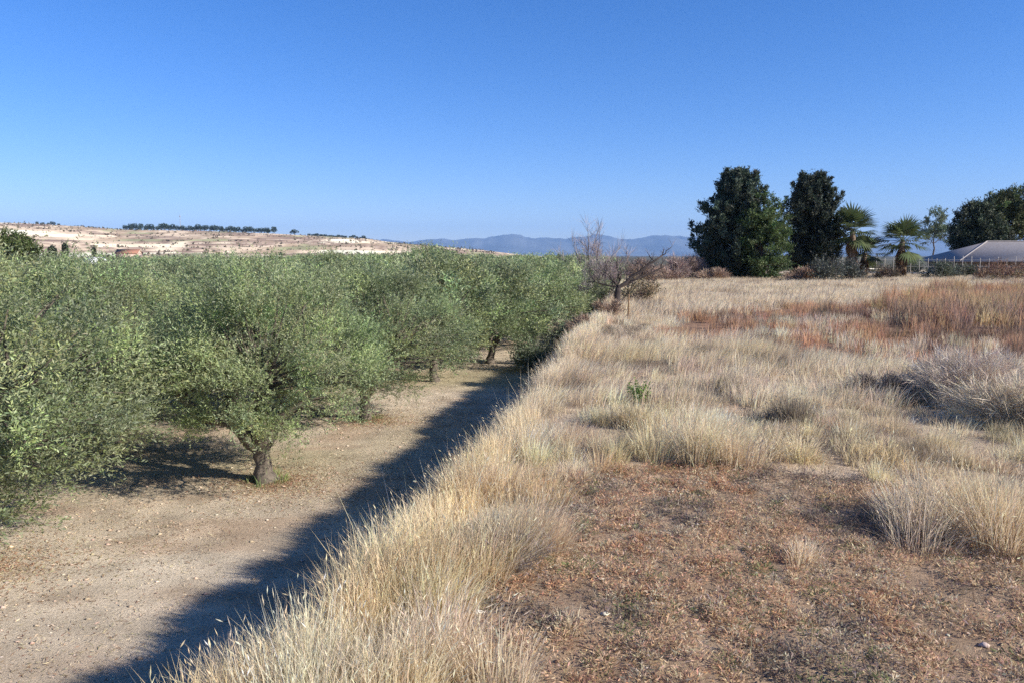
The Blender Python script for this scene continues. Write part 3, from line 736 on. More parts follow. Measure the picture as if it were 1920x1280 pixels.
twig_bush(1815, 755, 1.05, 0.78, 1500, [0.66, 0.54, 0.43], 'large dome of grey leafless twigs leaning over the pale grass', lean=(0.15, 0), w=0.0045, tw=12)
twig_bush(1925, 800, 1.1, 0.62, 1000, [0.62, 0.52, 0.38], 'pale grey-green twiggy bush cut by the photo edge beside the grey dome', lean=(0.1, 0), w=0.006, tw=10)
twig_bush(1655, 745, 0.6, 0.38, 420, [0.20, 0.17, 0.15], 'low dark twigs added as the painted shadow of the grey dome', lean=(-0.2, 0), w=0.009)  # dark twigs added where the dome's shadow falls, shade put into their colour
twig_bush(960, 1080, 0.3, 0.3, 160, [0.30, 0.25, 0.22], 'little grey twig tangle at the foot of the large pale gold tussock', lean=(0.1, 0), w=0.004)
twig_bush(470, 1235, 0.42, 0.44, 420, [0.36, 0.31, 0.24], 'grey-brown twig bush on the bank edge above the near shade', lean=(-0.15, 0), w=0.004)
twig_bush(700, 1010, 0.4, 0.4, 320, [0.30, 0.25, 0.19], 'brown twig bush among the crest grass beside the shade', lean=(-0.1, 0), w=0.005)

def leafy_plant(px, py, h, col, label, name='green_plant'):
    x, y = gp(px, py); z = float(ground_z(x, y))
    o = thing(name, label, 'plant', (x, y, z)); st = Geo(); lf = Geo()
    for _ in range(9):
        tip = np.array([R.normal(0, 0.3 * h), R.normal(0, 0.3 * h), h * (0.6 + 0.4 * R.random())])
        Q = wander((0, 0, -0.01), tip, 5, 0.03); tube(st, Q, np.linspace(0.005, 0.002, 5), 4, (0.16, 0.17, 0.07))
        n = 70; t = 0.15 + 0.85 * R.random(n); P = tip * t[:, None] + R.normal(0, 0.025, (n, 3))
        leaves(lf, P, R.normal(size=(n, 3)) + [0, 0, 0.6], 0.03 + 0.035 * R.random(n), 0.012 + 0.014 * R.random(n), jitter(col, n, 0.15, 0.05))
    st.build('stem', M_TWIG, o); lf.build('foliage', M_LEAF, o)
leafy_plant(1202, 758, 0.40, [0.17, 0.27, 0.06], 'small bright green seedling standing alone in the pale grass')

# wooden stake at the crest
x, y = gp(1178, 598); z = float(ground_z(x, y)); q = Geo()
o = thing('wooden_stake', 'thin brown wooden stake upright in the grass near the bare trees', 'stake', (x, y, z))
tube(q, [(0, 0, -0.1), (0.005, 0, 0.3), (0.0, 0.01, 0.62), (0.01, 0, 0.92)], [0.035, 0.034, 0.031, 0.026], 8, (0.25, 0.16, 0.09), 0.1); q.build('post', M_WOOD, o)

# ------------------------------------------------------------------ bare trees at the end of the crest
def bare_tree(x, y, label, height, spread, trunk_r, trunk_h, seedv, limbs=None, col=(0.13, 0.105, 0.09), twc=(0.25, 0.20, 0.19), z=None, ntw=26, name='bare_tree'):
    rs = np.random.default_rng(seedv)
    z = float(ground_z(x, y)) if z is None else z
    o = thing(name, label, 'bare tree', (x, y, z)); gt = Geo(); gw_ = Geo()
    fork = np.array([0.05, 0, trunk_h])
    tube(gt, wander((0, 0, -0.1), fork, 6, 0.08), np.linspace(trunk_r * 1.3, trunk_r * 0.85, 6), 8, col, 0.25)
    ends = []
    if limbs is None:
        limbs = []
        for k in range(7):
            a = k * 0.9 + rs.random(); el = 0.7 + 0.8 * rs.random()
            ln = (height - trunk_h) * (0.55 + 0.3 * rs.random())
            limbs.append(((math.cos(a) * math.cos(el) * ln * spread, math.sin(a) * math.cos(el) * ln * spread, trunk_h + math.sin(el) * ln), trunk_r * 0.32))
    tips = []
    for e, r in limbs:
        Q = wander(fork, e, 7, 0.13); tube(gt, Q, np.linspace(r, r * 0.35, 7), 6, col, 0.1)
        for k in range(8):
            q = Q[rs.integers(1, 7)]
            d = unit((np.asarray(e) - fork)) * 0.5 + rs.normal(size=3) * 0.5 + (0, 0, 0.75); d /= np.linalg.norm(d)
            ln = 0.35 * (height - trunk_h) * (0.5 + 0.6 * rs.random())
            B = wander(q, q + d * ln, 5, 0.1); tube(gt, B, np.linspace(r * 0.35, 0.01, 5), 4, col)
            tips.append((B, d, ln))
    P0, D0, L0 = [], [], []
    for B, d, ln in tips:
        for _ in range(ntw):
            P0.append(B[rs.integers(1, 5)]); D0.append(d * 0.6 + rs.normal(size=3) * 0.5 + (0, 0, 0.4)); L0.append(ln * (0.25 + 0.6 * rs.random()))
    P0 = np.array(P0); D0 = unit(np.array(D0)); L0 = np.array(L0)
    leaves(gw_, P0, D0, L0, np.full(len(P0), 0.014), jitter(twc, len(P0), 0.2, 0.04))
    gt.build('trunk', M_BARK, o, True); gw_.build('twigs', M_TWIG, o)
    return o
bare_tree(4.25, 40, 'tall slender leafless tree with fine upright twigs against the sky', 5.5, 1.0, 0.10, 1.7, 5, z=0.1, twc=(0.30, 0.25, 0.24), ntw=55)
x, y = gp(1157, 572)
bare_tree(x, y, 'old leafless tree with dark stem and long bough stretching sideways and up', 2.5, 1.0, 0.15, 0.85, 9,
          limbs=[((2.1, 0.1, 2.35), 0.10), ((2.45, 0.25, 1.95), 0.075), ((1.2, 0.3, 1.4), 0.05), ((-1.3, 0.2, 1.1), 0.05), ((0.1, 0.1, 1.6), 0.04), ((-0.5, 0.3, 1.5), 0.035)], col=(0.06, 0.048, 0.044), twc=(0.15, 0.12, 0.11), ntw=16)
x, y = 6.3, 47
bare_tree(x, y, 'smaller leafless purplish tree filling the gap behind the old dark-stemmed one', 3.2, 1.0, 0.09, 1.0, 15, twc=(0.27, 0.20, 0.21), ntw=22, z=0.9)
x, y = gp(1100, 548)
bare_tree(3.3, 36, 'small leafless tree with pale grey stem at the end of the olive row', 3.4, 0.9, 0.09, 1.7, 21, col=(0.34, 0.32, 0.29), twc=(0.26, 0.24, 0.20), ntw=22, z=0.3)

def bushy(name, label, cat, x, y, w, h, col, z=None, nl=2600, L=0.16, W=0.09, group=None, mat=None, bare=0.0, twigc=(0.22, 0.17, 0.15), up=0.4, lobes=18, base=0.12):
    z = float(ground_z(x, y)) if z is None else z
    o = thing(name, label, cat, (x, y, z), 0, group)
    rs = R
    gt = Geo()
    cen = []
    while len(cen) < lobes:
        d = unit(rs.normal(size=3)); d[2] = abs(d[2])
        cen.append(np.array([d[0] * w * 0.38, d[1] * w * 0.38, base * h + d[2] * h * 0.62]) * (0.55 + 0.45 * rs.random()))
    cen = np.array(cen)
    for c in cen: tube(gt, wander((rs.normal(0, 0.05), rs.normal(0, 0.05), -0.05), c, 5, 0.1), np.linspace(0.045, 0.012, 5), 4, twigc)
    gt.build('branches', M_BARK, o)
    gc = Geo(); per = 8; sh = max(2, nl // (lobes * per))
    crown_from_clumps(gc, cen, np.full(lobes, 0.27 * min(w, h * 1.3)), sh, per, L, W, np.asarray(col, float), up=up, out_c=np.array([0, 0, 0.0]), vary=0.15)
    gc.build('foliage', mat or M_LEAF, o)
    return o
# scrub round the bare trees
bushy('shrub', 'grey-green leafy shrub between the two bare tree stems', 'shrub', 4.6, 37.5, 2.4, 2.4, [0.10, 0.105, 0.065], z=0.4, nl=5000, L=0.12, W=0.05)
bushy('shrub', 'brownish-olive shrub climbing under the sloping dark bough', 'shrub', 6.7, 37.5, 2.4, 1.3, [0.24, 0.19, 0.125], nl=3000, L=0.12, W=0.04, mat=M_TWIG, up=0.9)
bushy('shrub', 'grey-green leafy shrub at the bank foot where the shade band ends', 'shrub', 0.9, 27.0, 1.9, 1.5, [0.20, 0.225, 0.14], nl=5200, L=0.09, W=0.035)
bushy('shrub', 'pale grey shrub on the bank slope beyond the end of the shade', 'shrub', 2.6, 32.5, 2.0, 1.7, [0.22, 0.22, 0.155], nl=5200, L=0.09, W=0.035)
twig_bush(0, 0, 1.1, 2.2, 500, [0.33, 0.25, 0.22], 'upright reddish-brown leafless shrub between the bare trees and dark conifer', xy=(15.4, 70), w=0.03, lean=(0, 0), tw=8, group='leafless shrubs at the far edge')
twig_bush(0, 0, 1.8, 1.3, 500, [0.36, 0.265, 0.21], 'low wide red-brown leafless shrub left of the dark conifers at field end', xy=(13.6, 66), w=0.03, lean=(0, 0), tw=8, group='leafless shrubs at the far edge')
for xx, yy, rr, hh, cc_, lb in [(17.2, 72, 1.6, 2.1, [0.34, 0.255, 0.22], 'reddish leafless shrub touching the left side of the tallest conifer'),
                              (12.4, 72, 1.5, 1.9, [0.27, 0.20, 0.17], 'grey-brown leafless shrub above the sloping dark bough'),
                              (10.8, 62, 1.6, 1.3, [0.30, 0.22, 0.17], 'low brown leafless shrub behind the tip of the dark bough'),
                              (18.6, 69, 1.6, 1.0, [0.36, 0.26, 0.19], 'tawny leafless shrub low in front of the tallest conifer'),
                              (27.2, 69, 1.6, 1.1, [0.36, 0.25, 0.18], 'tawny leafless shrub at the foot of the green leafy tree')]:
    twig_bush(0, 0, rr, hh, 620, cc_, lb, xy=(xx, yy), w=0.03, lean=(0, 0), tw=10, group='leafless shrubs at the far edge')
for xx, yy, rr, hh, lb in [(2.0, 22.5, 0.5, 0.6, 'brown twig bush on the crest where the bank shade narrows'), (3.4, 27.5, 0.6, 0.75, 'reddish twig bush on the crest close to the thin stake')]:
    twig_bush(0, 0, rr, hh, 260, [0.27, 0.19, 0.14], lb, xy=(xx + 0.2, yy), w=0.012, lean=(0, 0), tw=7)

# ------------------------------------------------------------------ trees at the far end of the field
def big_tree(name, label, cat, x, y, lobes, trunk_h, trunk_r, col, nclump, shoots, per, L, W, clr, mat, up=0.5, group=None, seedv=1, vary=0.18, bark=(0.12, 0.095, 0.075), cz=None, spread=0.8, shell=0.45):
    """lobes: list of (cx, cy, cz, rx, rz) ellipsoids that make up the crown's outline"""
    rs = np.random.default_rng(seedv); z = float(ground_z(x, y))
    o = thing(name, label, cat, (x, y, z), 0, group)
    vol = np.array([l[3] ** 2 * l[4] for l in lobes]) ** 0.75; pr = vol / vol.sum()
    cen, lc = [], []
    for k in rs.choice(len(lobes), nclump, p=pr):
        l = lobes[k]; d = rs.normal(size=3); d /= np.linalg.norm(d); f = shell + (1 - shell) * rs.random()
        cen.append((l[0] + d[0] * l[3] * f, l[1] + d[1] * l[3] * f, l[2] + d[2] * l[4] * f)); lc.append(l[:3])
    cen = np.array(cen); lc = np.array(lc)
    gc = Geo()
    top = max(l[2] for l in lobes)
    crown_from_clumps(gc, cen, clr * (0.7 + 0.6 * rs.random(nclump)), shoots, per, L, W, np.asarray(col, float), up=up, out_c=np.array([0, 0, trunk_h + 0.35 * (top - trunk_h)]), vary=vary, spread=spread)
    gt = Geo(); tz = top * 0.9
    k = 9; tp = wander((0, 0, -0.15), (0.2 * (rs.random() - 0.5), 0.2, tz), k, 0.3)
    tube(gt, tp, np.linspace(trunk_r * 1.25, trunk_r * 0.25, k), 8, bark, 0.2)
    for l in lobes:
        h0 = min(max(trunk_h, l[2] - l[4] * 0.9), tz * 0.9); q = np.array([0, 0.1, h0])
        if math.hypot(l[0], l[1]) > 0.3: tube(gt, wander(q, l[:3], 6, 0.3), np.linspace(trunk_r * 0.5, trunk_r * 0.15, 6), 6, bark, 0.1)
    for c, l in list(zip(cen, lc))[::3]: tube(gt, wander(l, c, 4, 0.15), np.linspace(trunk_r * 0.16, 0.015, 4), 4, bark)
    gt.build('trunk', M_BARK, o, True); gc.build('crown', mat, o)
    return o

DK = [0.062, 0.082, 0.056]
def conifer(label, x, y, prof, nbr, col, seedv, group, extra=()):
    """branch by branch: prof = [(height, radius to the left, radius to the right)], each bough ends in upswept tufts"""
    rs = np.random.default_rng(seedv); z = float(ground_z(x, y))
    o = thing('conifer_tree', label, 'conifer', (x, y, z), 0, group)
    prof = [(p[0] * 0.915, p[1], p[2]) for p in prof]; extra = [(e_[0] * 0.915, e_[1], e_[2]) for e_ in extra]
    H = prof[-1][0]; hs = [p[0] for p in prof]; gt = Geo(); gc = Geo()
    tp = np.stack([np.linspace(0, 0.2, 9), np.zeros(9), np.linspace(-0.2, H * 0.97, 9)], 1)
    tube(gt, tp, np.linspace(0.34, 0.04, 9), 8, (0.12, 0.095, 0.075), 0.2)
    cen, rad = [], []
    items = []
    for i in range(nbr):
        h = 0.5 + (H - 0.9) * ((i + rs.random()) / nbr); a = i * 2.399 + rs.random() * 0.8
        ca = math.cos(a); rr = np.interp(h, hs, [p[1] if ca < 0 else p[2] for p in prof])
        items.append((h, a, rr * (0.62 + 0.48 * rs.random() ** 1.5)))
    items += list(extra)
    for h, a, r in items:
        r = max(r, 0.25); rise = 0.28 * r + 0.1
        st = np.array([0.02 * h, 0, max(0.3, h - rise)]); e = np.array([math.cos(a) * r, math.sin(a) * r, h])
        Q = wander(st, e, 5, 0.12); tube(gt, Q, np.linspace(0.06, 0.012, 5), 4, (0.12, 0.095, 0.075))
        for t_, q in ((0.35, 0.55), (0.6, 0.55), (0.82, 0.48), (1.0, 0.40)):
            if r < 0.8 and t_ < 0.8: continue
            p = st + (e - st) * t_ + rs.normal(0, 0.10, 3); cen.append(p); rad.append(q * (0.75 + 0.5 * rs.random()))
            if t_ == 1.0: cen.append(p + (0, 0, 0.30 + 0.25 * rs.random())); rad.append(0.30)
    for k in range(4): cen.append(np.array([0.2 + rs.normal(0, 0.12), 0, H - 0.25 * k])); rad.append(0.3 + 0.05 * k)
    crown_from_clumps(gc, np.array(cen), np.array(rad), 15, 8, 0.20, 0.085, np.asarray(col, float), up=1.1, out_c=np.array([0, 0, H * 0.3]), vary=0.2, spread=0.7)
    gt.build('trunk', M_BARK, o, True); gc.build('crown', M_NEEDLE, o)
conifer('tallest dark conifer with ragged stepped outline, left of the pair', 22.0, 74,
        [(0.3, 2.2, 2.6), (1.5, 3.0, 3.2), (2.6, 3.5, 3.4), (3.6, 4.5, 3.4), (3.9, 3.4, 3.4), (5.2, 4.0, 3.3), (6.0, 3.6, 3.2), (6.5, 2.6, 3.2), (7.4, 3.2, 3.0), (8.0, 2.2, 2.8), (9.2, 2.0, 2.6), (10.2, 1.6, 2.2), (11.0, 0.9, 0.8), (11.5, 0.2, 0.2)],
        230, DK, 3, 'dark conifers at the field end', [(10.6, 0.1, 2.0), (10.9, -0.3, 1.7), (7.4, 3.1, 3.3), (7.2, 3.3, 3.0), (5.5, 3.0, 4.1), (3.7, 3.14, 4.2)])
conifer('slimmer dark conifer with blunt rounded top beside the palms', 31.3, 78,
        [(0.3, 2.0, 2.2), (1.5, 2.5, 2.6), (3.5, 2.7, 3.0), (5.0, 2.7, 3.6), (6.3, 2.8, 3.2), (7.5, 2.8, 2.6), (8.8, 2.5, 2.6), (10.0, 1.9, 2.1), (10.9, 1.4, 1.5), (11.5, 0.9, 0.9)],
        210, [0.058, 0.073, 0.050], 5, 'dark conifers at the field end', [(11.1, 3.0, 1.2), (11.2, 0.2, 1.1), (7.6, 3.2, 3.3), (6.9, 0.1, 3.5)])
big_tree('broadleaf_tree', 'mid-green rounded leafy tree standing in front of the two dark conifers', 'leafy tree', 23.8, 71,
         [(0, 0, 6.6, 1.6, 1.4), (-0.3, 0, 5.0, 2.2, 1.7), (0.7, 0, 4.6, 2.0, 1.9), (0, 0, 3.0, 2.5, 1.7), (0.3, 0, 1.5, 2.3, 1.2), (0, 0, 0.7, 2.0, 0.7)],
         0.8, 0.16, [0.105, 0.15, 0.055], 380, 14, 8, 0.17, 0.09, 0.5, M_LEAF, up=0.5, seedv=8, vary=0.2)
big_tree('umbrella_pine', 'dark domed pine, the smaller and left of the two round ones', 'pine', 60.6, 97,
         [(-0.8, 0, 6.8, 2.3, 2.1), (-1.8, 0, 4.8, 1.9, 1.6), (0.6, 0, 5.2, 2.6, 2.0), (1.8, 0, 4.2, 2.1, 1.2), (-1.0, 0, 3.8, 2.2, 1.1), (0, 0, 8.0, 1.6, 1.2)],
         1.6, 0.3, [0.050, 0.064, 0.036], 430, 12, 8, 0.28, 0.12, 0.62, M_NEEDLE, up=0.5, group='round pines behind the fence', seedv=11)
big_tree('umbrella_pine', 'larger domed pine with yellow-green sunlit crown behind the grey roof', 'pine', 66.5, 100,
         [(-1.0, 0, 8.6, 2.4, 2.3), (1.2, 0, 9.0, 2.6, 2.2), (2.6, 0, 7.2, 2.2, 2.0), (-2.3, 0, 6.6, 1.9, 1.7), (0.6, 0, 6.4, 2.4, 1.8), (3.4, 0, 5.2, 1.8, 1.3), (-1.2, 0, 4.6, 1.8, 1.2)],
         2.5, 0.32, [0.085, 0.100, 0.038], 460, 12, 8, 0.28, 0.12, 0.64, M_NEEDLE, up=0.5, group='round pines behind the fence', seedv=14, vary=0.3)
big_tree('thin_tree', 'thin pale grey-green tree with see-through crown on bare double stem', 'tree', 64.5, 114,
         [(0, 0, 7.6, 1.6, 1.6), (0.4, 0, 6.0, 2.0, 1.3), (-1.3, 0, 5.0, 1.6, 0.9), (1.5, 0, 5.0, 1.2, 0.9)],
         3.5, 0.14, [0.13, 0.16, 0.10], 90, 10, 7, 0.26, 0.11, 0.55, M_LEAF, up=0.4, seedv=17, vary=0.15)
for xx, yy, ww, hh, cc, lb in [(28.0, 66, 3.4, 2.3, [0.085, 0.09, 0.07], 'low grey-green shrub between the green tree and the first palm'),
                           (31.0, 68, 2.6, 1.9, [0.10, 0.10, 0.085], 'smaller greyish shrub in the dark gap under the slim conifer'),
                           (42.5, 74, 3.4, 2.1, [0.095, 0.11, 0.08], 'grey-green shrub just beyond the shorter palm'),
                           (33.5, 86, 4.4, 2.6, [0.06, 0.07, 0.045], 'dark dense shrub in the shade behind the taller palm'),
                           (38.2, 88, 4.6, 2.5, [0.08, 0.085, 0.055], 'dark olive shrub filling the space behind the young palm'),
                           (43.0, 90, 4.4, 2.3, [0.085, 0.09, 0.06], 'dark shrub behind the fence between shorter palm and thin tree'),
                           (48.5, 92, 5.0, 2.2, [0.09, 0.095, 0.065], 'low dark shrub behind the fence under the thin tree'),
                           (46.0, 76, 3.2, 1.5, [0.11, 0.115, 0.08], 'flat grey-green shrub at the fence foot')]:
    bushy('shrub', lb, 'shrub', xx, yy, ww, hh, cc, nl=3600, L=0.18, W=0.08, group='shrubs under the palms and conifers')
for k, (xx, yy, ww, hh, cc, lb) in enumerate([(49.5, 74, 5.5, 2.1, [0.20, 0.13, 0.09], 'red-brown withered bramble below the fence, first after the grey-green shrubs'),
                           (43.5, 66, 5.2, 1.5, [0.22, 0.15, 0.10], 'low brown bramble in front of the others, nearest the ochre weeds'),
                           (55, 77, 6.0, 2.3, [0.17, 0.11, 0.085], 'dark brown bramble by the photo edge in front of the grey roof'),
                           (36.8, 73, 3.2, 1.3, [0.18, 0.14, 0.10], 'brown withered scrub between the two palm stems')]):
    bushy('bramble', lb, 'bramble', xx, yy, ww, hh, cc, nl=3200, L=0.2, W=0.05, group='withered brambles along the fence', mat=M_TWIG, up=0.9, lobes=22)

# ------------------------------------------------------------------ palms
def palm(x, y, label, ch, trunk_r, nf, fl, seedv, s=1.0):
    rs = np.random.default_rng(seedv); z = float(ground_z(x, y))
    o = thing('fan_palm', label, 'palm tree', (x, y, z), 0, 'fan palms')
    gt = Geo(); k = 14; zz = np.linspace(-0.1, ch, k)
    P = np.stack([0.12 * np.sin(zz * 0.6), 0 * zz, zz], 1)
    tube(gt, P, trunk_r * (1.25 - 0.3 * zz / ch + 0.10 * (np.arange(k) % 2)), 10, (0.20, 0.15, 0.11), 0.15)
    gt.build('trunk', M_BARK, o, True)
    def fan(g, top, a, el, ln, col, droop):
        D = np.array([math.cos(a) * math.cos(el), math.sin(a) * math.cos(el), math.sin(el)])
        hub = top + D * ln * 0.42 - np.array([0, 0, droop * ln * 0.15])
        tube(g, np.array([top, (top + hub) / 2 + (0, 0, 0.03), hub]), [0.035, 0.028, 0.022], 4, col * 0.9 + 0.03)
        side = unit(np.cross(D, (0, 0, 1.0))); nrm = np.cross(side, D)
        n = 15; th = np.linspace(-1.15, 1.15, n)
        LD = np.cos(th)[:, None] * D + np.sin(th)[:, None] * side + nrm * (-0.12 * np.abs(th))[:, None]
        LD = unit(LD); L_ = ln * 0.68 * (0.75 + 0.25 * np.cos(th)) * (0.9 + 0.2 * rs.random(n))
        mid = hub + LD * (L_ * 0.6)[:, None]; tip = mid + unit(LD + np.array([0, 0, -0.28 - droop]))* (L_ * 0.45)[:, None]
        w = unit(np.cross(LD, nrm)) * 0.085 * s
        C = jitter(col, n, 0.12, 0.04)
        V = np.stack([hub + 0 * LD, hub + 0 * LD + w * 0.2, mid + w, mid - w, tip], 1).reshape(-1, 3); b = np.arange(n)[:, None] * 5
        g.add(V, b + np.array([[0, 1, 2, 3]]), b + np.array([[3, 2, 4]]), np.repeat(C, 5, 0))
    top = np.array([0.12 * math.sin(ch * 0.6), 0, ch])
    gc = Geo()
    for i in range(nf):
        fan(gc, top + (0, 0, rs.normal(0, 0.1)), i * 2.4 + rs.random() * 0.5, math.radians(-48 + 130 * (i / nf) ** 0.85), fl * (0.85 + 0.25 * rs.random()), np.array([0.075, 0.098, 0.040]) * (0.8 + 0.5 * rs.random()), 0.1)
    gc.build('crown', M_LEAF, o)
    gd = Geo()
    for i in range(50):
        fan(gd, top - (0, 0, 0.1 + 0.62 * ch * rs.random()), rs.random() * 6.28, math.radians(-74 - 14 * rs.random()), fl * (0.28 + 0.3 * rs.random()), np.array([0.19, 0.13, 0.085]) * (0.7 + 0.6 * rs.random()), 0.6)
    gd.build('dead_fronds', M_TWIG, o)
palm(34.6, 76, 'taller fan palm with upright stiff fronds next to the slim conifer', 4.7, 0.27, 26, 2.8, 4)
palm(39.4, 75.5, 'shorter fan palm with bent stem, farther from the conifers', 3.7, 0.25, 24, 2.7, 8)
palm(37.3, 79, 'low young fan palm squeezed between the two big palms', 2.6, 0.22, 14, 2.3, 12)

# ------------------------------------------------------------------ fence and grey roofed shed behind it
fo = thing('wire_fence', 'pale slender-post fence running behind the palms towards the grey roof', 'fence', (35.5, 82.0, float(ground_z(40, 82))))
FL = 44.0; q = Geo()
npost = 50
for i in range(npost):
    t = i / (npost - 1); p = Geo(); zz = 0
    h = 2.0 + 0.35 * R.random(); r_ = 0.032
    px_ = t * FL; py_ = -4.0 * t
    tube(p, [(px_, py_, -0.3), (px_ + R.normal(0, 0.01), py_, h * 0.5), (px_ + R.normal(0, 0.02), py_, h)], [r_, r_, r_], 6, (0.42, 0.385, 0.34))
    p.build('post', M_WOOD, fo)
w1 = Geo()
for h in (1.9, 1.2, 0.5):
    tube(w1, [(0, -0.03, h), (FL / 2, -2.03, h - 0.03), (FL, -4.03, h)], [0.012] * 3, 4, (0.42, 0.40, 0.38))
w1.build('wire', M_WOOD, fo)
rl = Geo(); box(rl, 0.0, 5.2, -0.12, -0.06, 0.85, 0.97, (0.6, 0.57, 0.52)); rl.build('rail', M_WOOD, fo)

sx, sy = 61.5, 90.0
sz_ = float(ground_z(sx, sy))
sh = thing('farm_shed', 'long low shed with grey hipped roof behind the fence and brambles', 'shed', (sx, sy, sz_))
a = Geo(); box(a, -9, 17, -4, 4, -0.3, 1.7, (0.26, 0.22, 0.19)); a.build('wall', M_WALL, sh)
rf = Geo()
e = 1.72; rh = 4.0
V = [(-10.5, -5, e), (18, -5, e), (18, 5, e), (-10.5, 5, e), (-4.2, 0, rh), (14, 0, rh), (-10.5, -5, e - 0.12), (18, -5, e - 0.12), (18, 5, e - 0.12), (-10.5, 5, e - 0.12)]
rf.add(V, [(0, 1, 5, 4), (2, 3, 4, 5), (0, 6, 7, 1), (1, 7, 8, 2), (2, 8, 9, 3), (3, 9, 6, 0), (9, 8, 7, 6)], [(3, 0, 4), (1, 2, 5)], (0.29, 0.265, 0.26))
roof = rf.build('roof', M_ROOF, sh)
rd = Geo(); tube(rd, [(-10.3, -4.95, e + 0.05), (-7.3, -2.5, (e + rh) / 2 + 0.05), (-4.2, 0, rh + 0.06)], [0.07] * 3, 6, (0.30, 0.275, 0.27)); tube(rd, [(-4.2, 0, rh + 0.06), (5, 0, rh + 0.06), (14, 0, rh + 0.06)], [0.07] * 3, 6, (0.30, 0.275, 0.27))
rd.build('ridge', M_ROOF, roof)
dr = Geo(); box(dr, -5.2, -4.0, -4.05, -4.003, -0.1, 1.5, (0.2, 0.13, 0.09)); dr.build('door', M_WOOD, sh)

# ------------------------------------------------------------------ far things on the left
def far_tree_mesh(name, kind, seedv, col):
    rs = np.random.default_rng(seedv); g = Geo()
    if kind == 'pine': lob = [(0, 0, 0.72, 0.30, 0.24), (0.12, 0, 0.56, 0.32, 0.18), (-0.14, 0, 0.50, 0.28, 0.18)]; th = 0.35
    elif kind == 'cypress': lob = [(0, 0, 0.3, 0.13, 0.28), (0, 0, 0.6, 0.11, 0.3), (0, 0, 0.8, 0.06, 0.18)]; th = 0.05
    else: lob = [(0, 0, 0.5, 0.5, 0.42), (0.3, 0, 0.4, 0.4, 0.35), (-0.3, 0.1, 0.38, 0.4, 0.33)]; th = 0.1
    n = 420; k = rs.integers(0, len(lob), n); L = np.array(lob)[k]
    d = unit(rs.normal(size=(n, 3))); f = (0.5 + 0.5 * rs.random(n))[:, None]
    P = L[:, :3] + d * f * L[:, [3, 3, 4]]; P[:, 2] = np.maximum(P[:, 2], 0.02)
    leaves(g, P, d + [0, 0, 0.5], 0.09 + 0.06 * rs.random(n), 0.06 + 0.03 * rs.random(n), jitter(col, n, 0.2, 0.05))
    tube(g, [(0, 0, -0.05), (0.01, 0, 0.3), (0, 0, 0.6)], [0.03, 0.025, 0.015], 5, (0.12, 0.09, 0.07))
    return g.mesh(name, M_NEEDLE)
FP = [far_tree_mesh('far_pine', 'pine', s, [0.035, 0.055, 0.035]) for s in (1, 2, 3)]
FC = far_tree_mesh('cypress', 'cypress', 4, [0.035, 0.045, 0.025])
FB = [far_tree_mesh('far_bush', 'bush', s, [0.07, 0.075, 0.04]) for s in (5, 6)]
def at_px(px, d, py=None):
    return ((px - 960) / F * d, d)
def place(name, me, x, y, z, h, label, cat, group=None, wf=1.0):
    o = link(name, me, None, (x, y, z)); o.scale = (h * wf, h * wf, h); o.rotation_euler = (0, 0, R.random() * 6.28)
    return tag(o, label, cat, group)
def hz(x, y): return float(hill_z(np.array([x]), np.array([y]))[0][0]) if y > 430 else float(ground_z(x, y))
def ridge_row(px0, px1, n, hmin, hmax, label, group, d0=1490, wf=1.0, yr=60):
    for i in range(n):
        px = px0 + (px1 - px0) * (i + R.random() * 0.8) / n; d = d0 + yr * (R.random() - 0.3)
        x, y = at_px(px, d); place('pine_tree', FP[i % 3], x, y, hz(x, y) - 0.5, hmin + (hmax - hmin) * R.random(), label, 'pine', group, wf)
ridge_row(242, 520, 48, 11, 17, 'dark pine in the long row along the skyline of the terraced hill', 'pines in the long skyline row')
ridge_row(78, 122, 7, 7, 9, 'small dark pine in the short clump high on the hill end', 'pines in the short hilltop clump')
ridge_row(150, 236, 9, 4, 6, 'tiny scattered pine on the skyline between short clump and long row', 'tiny scattered skyline pines')
ridge_row(582, 690, 22, 5, 8, 'low pine in the thin dark strip where the ridge runs down', 'low pines of the dark ridge strip', wf=1.5)
x, y = at_px(556, 1490); place('pine_tree', FP[0], x, y, hz(x, y), 13, 'broad pine standing alone just past the long skyline row', 'pine', None, 1.5)
for px, d, h, lb in [(104, 300, 8.2, 'squat brown-green cypress beside the rounded dark tree'), (128, 290, 9.2, 'slim pointed cypress, the taller of the two before the cream fields'), (182, 380, 8.6, 'short cypress close to the red-roofed farmhouse')]:
    x, y = at_px(px, d); place('cypress', FC, x, y, hz(x, y), h, lb, 'cypress', 'cypresses before the cream fields', 1.3 if px == 104 else 0.9)
for px, d, h, wf, lb in [(826, 640, 12, 1.2, 'dark round tree just past the pointed tall olive top'), (846, 640, 8.5, 1.3, 'lower dark tree touching the round one past the tall olive'),
                     (760, 640, 8.0, 2.2, 'wide brown-green copse tree before the mountains'), (700, 520, 4.6, 1.6, 'dark bush on the pale field where the ridge ends'), (735, 520, 3.4, 1.5, 'small bush on the pale field beside the dark one'),
                     (925, 700, 5.2, 1.6, 'bush on the plain under the highest mountain'), (966, 820, 5.0, 1.2, 'lone tree on the plain closest to the mountain foot'), (200, 340, 6.0, 1.5, 'bushy tree by the pointed short cypress'), (222, 330, 5.4, 1.4, 'bushy tree in front of the red roof'), (640, 500, 4.2, 2.0, 'flat dark bush under the pink terrace strip')]:
    x, y = at_px(px, d); place('distant_tree', FB[int(px) % 2], x, y, hz(x, y) - 0.3, h, lb, 'tree', 'scattered trees beyond the grove', wf)
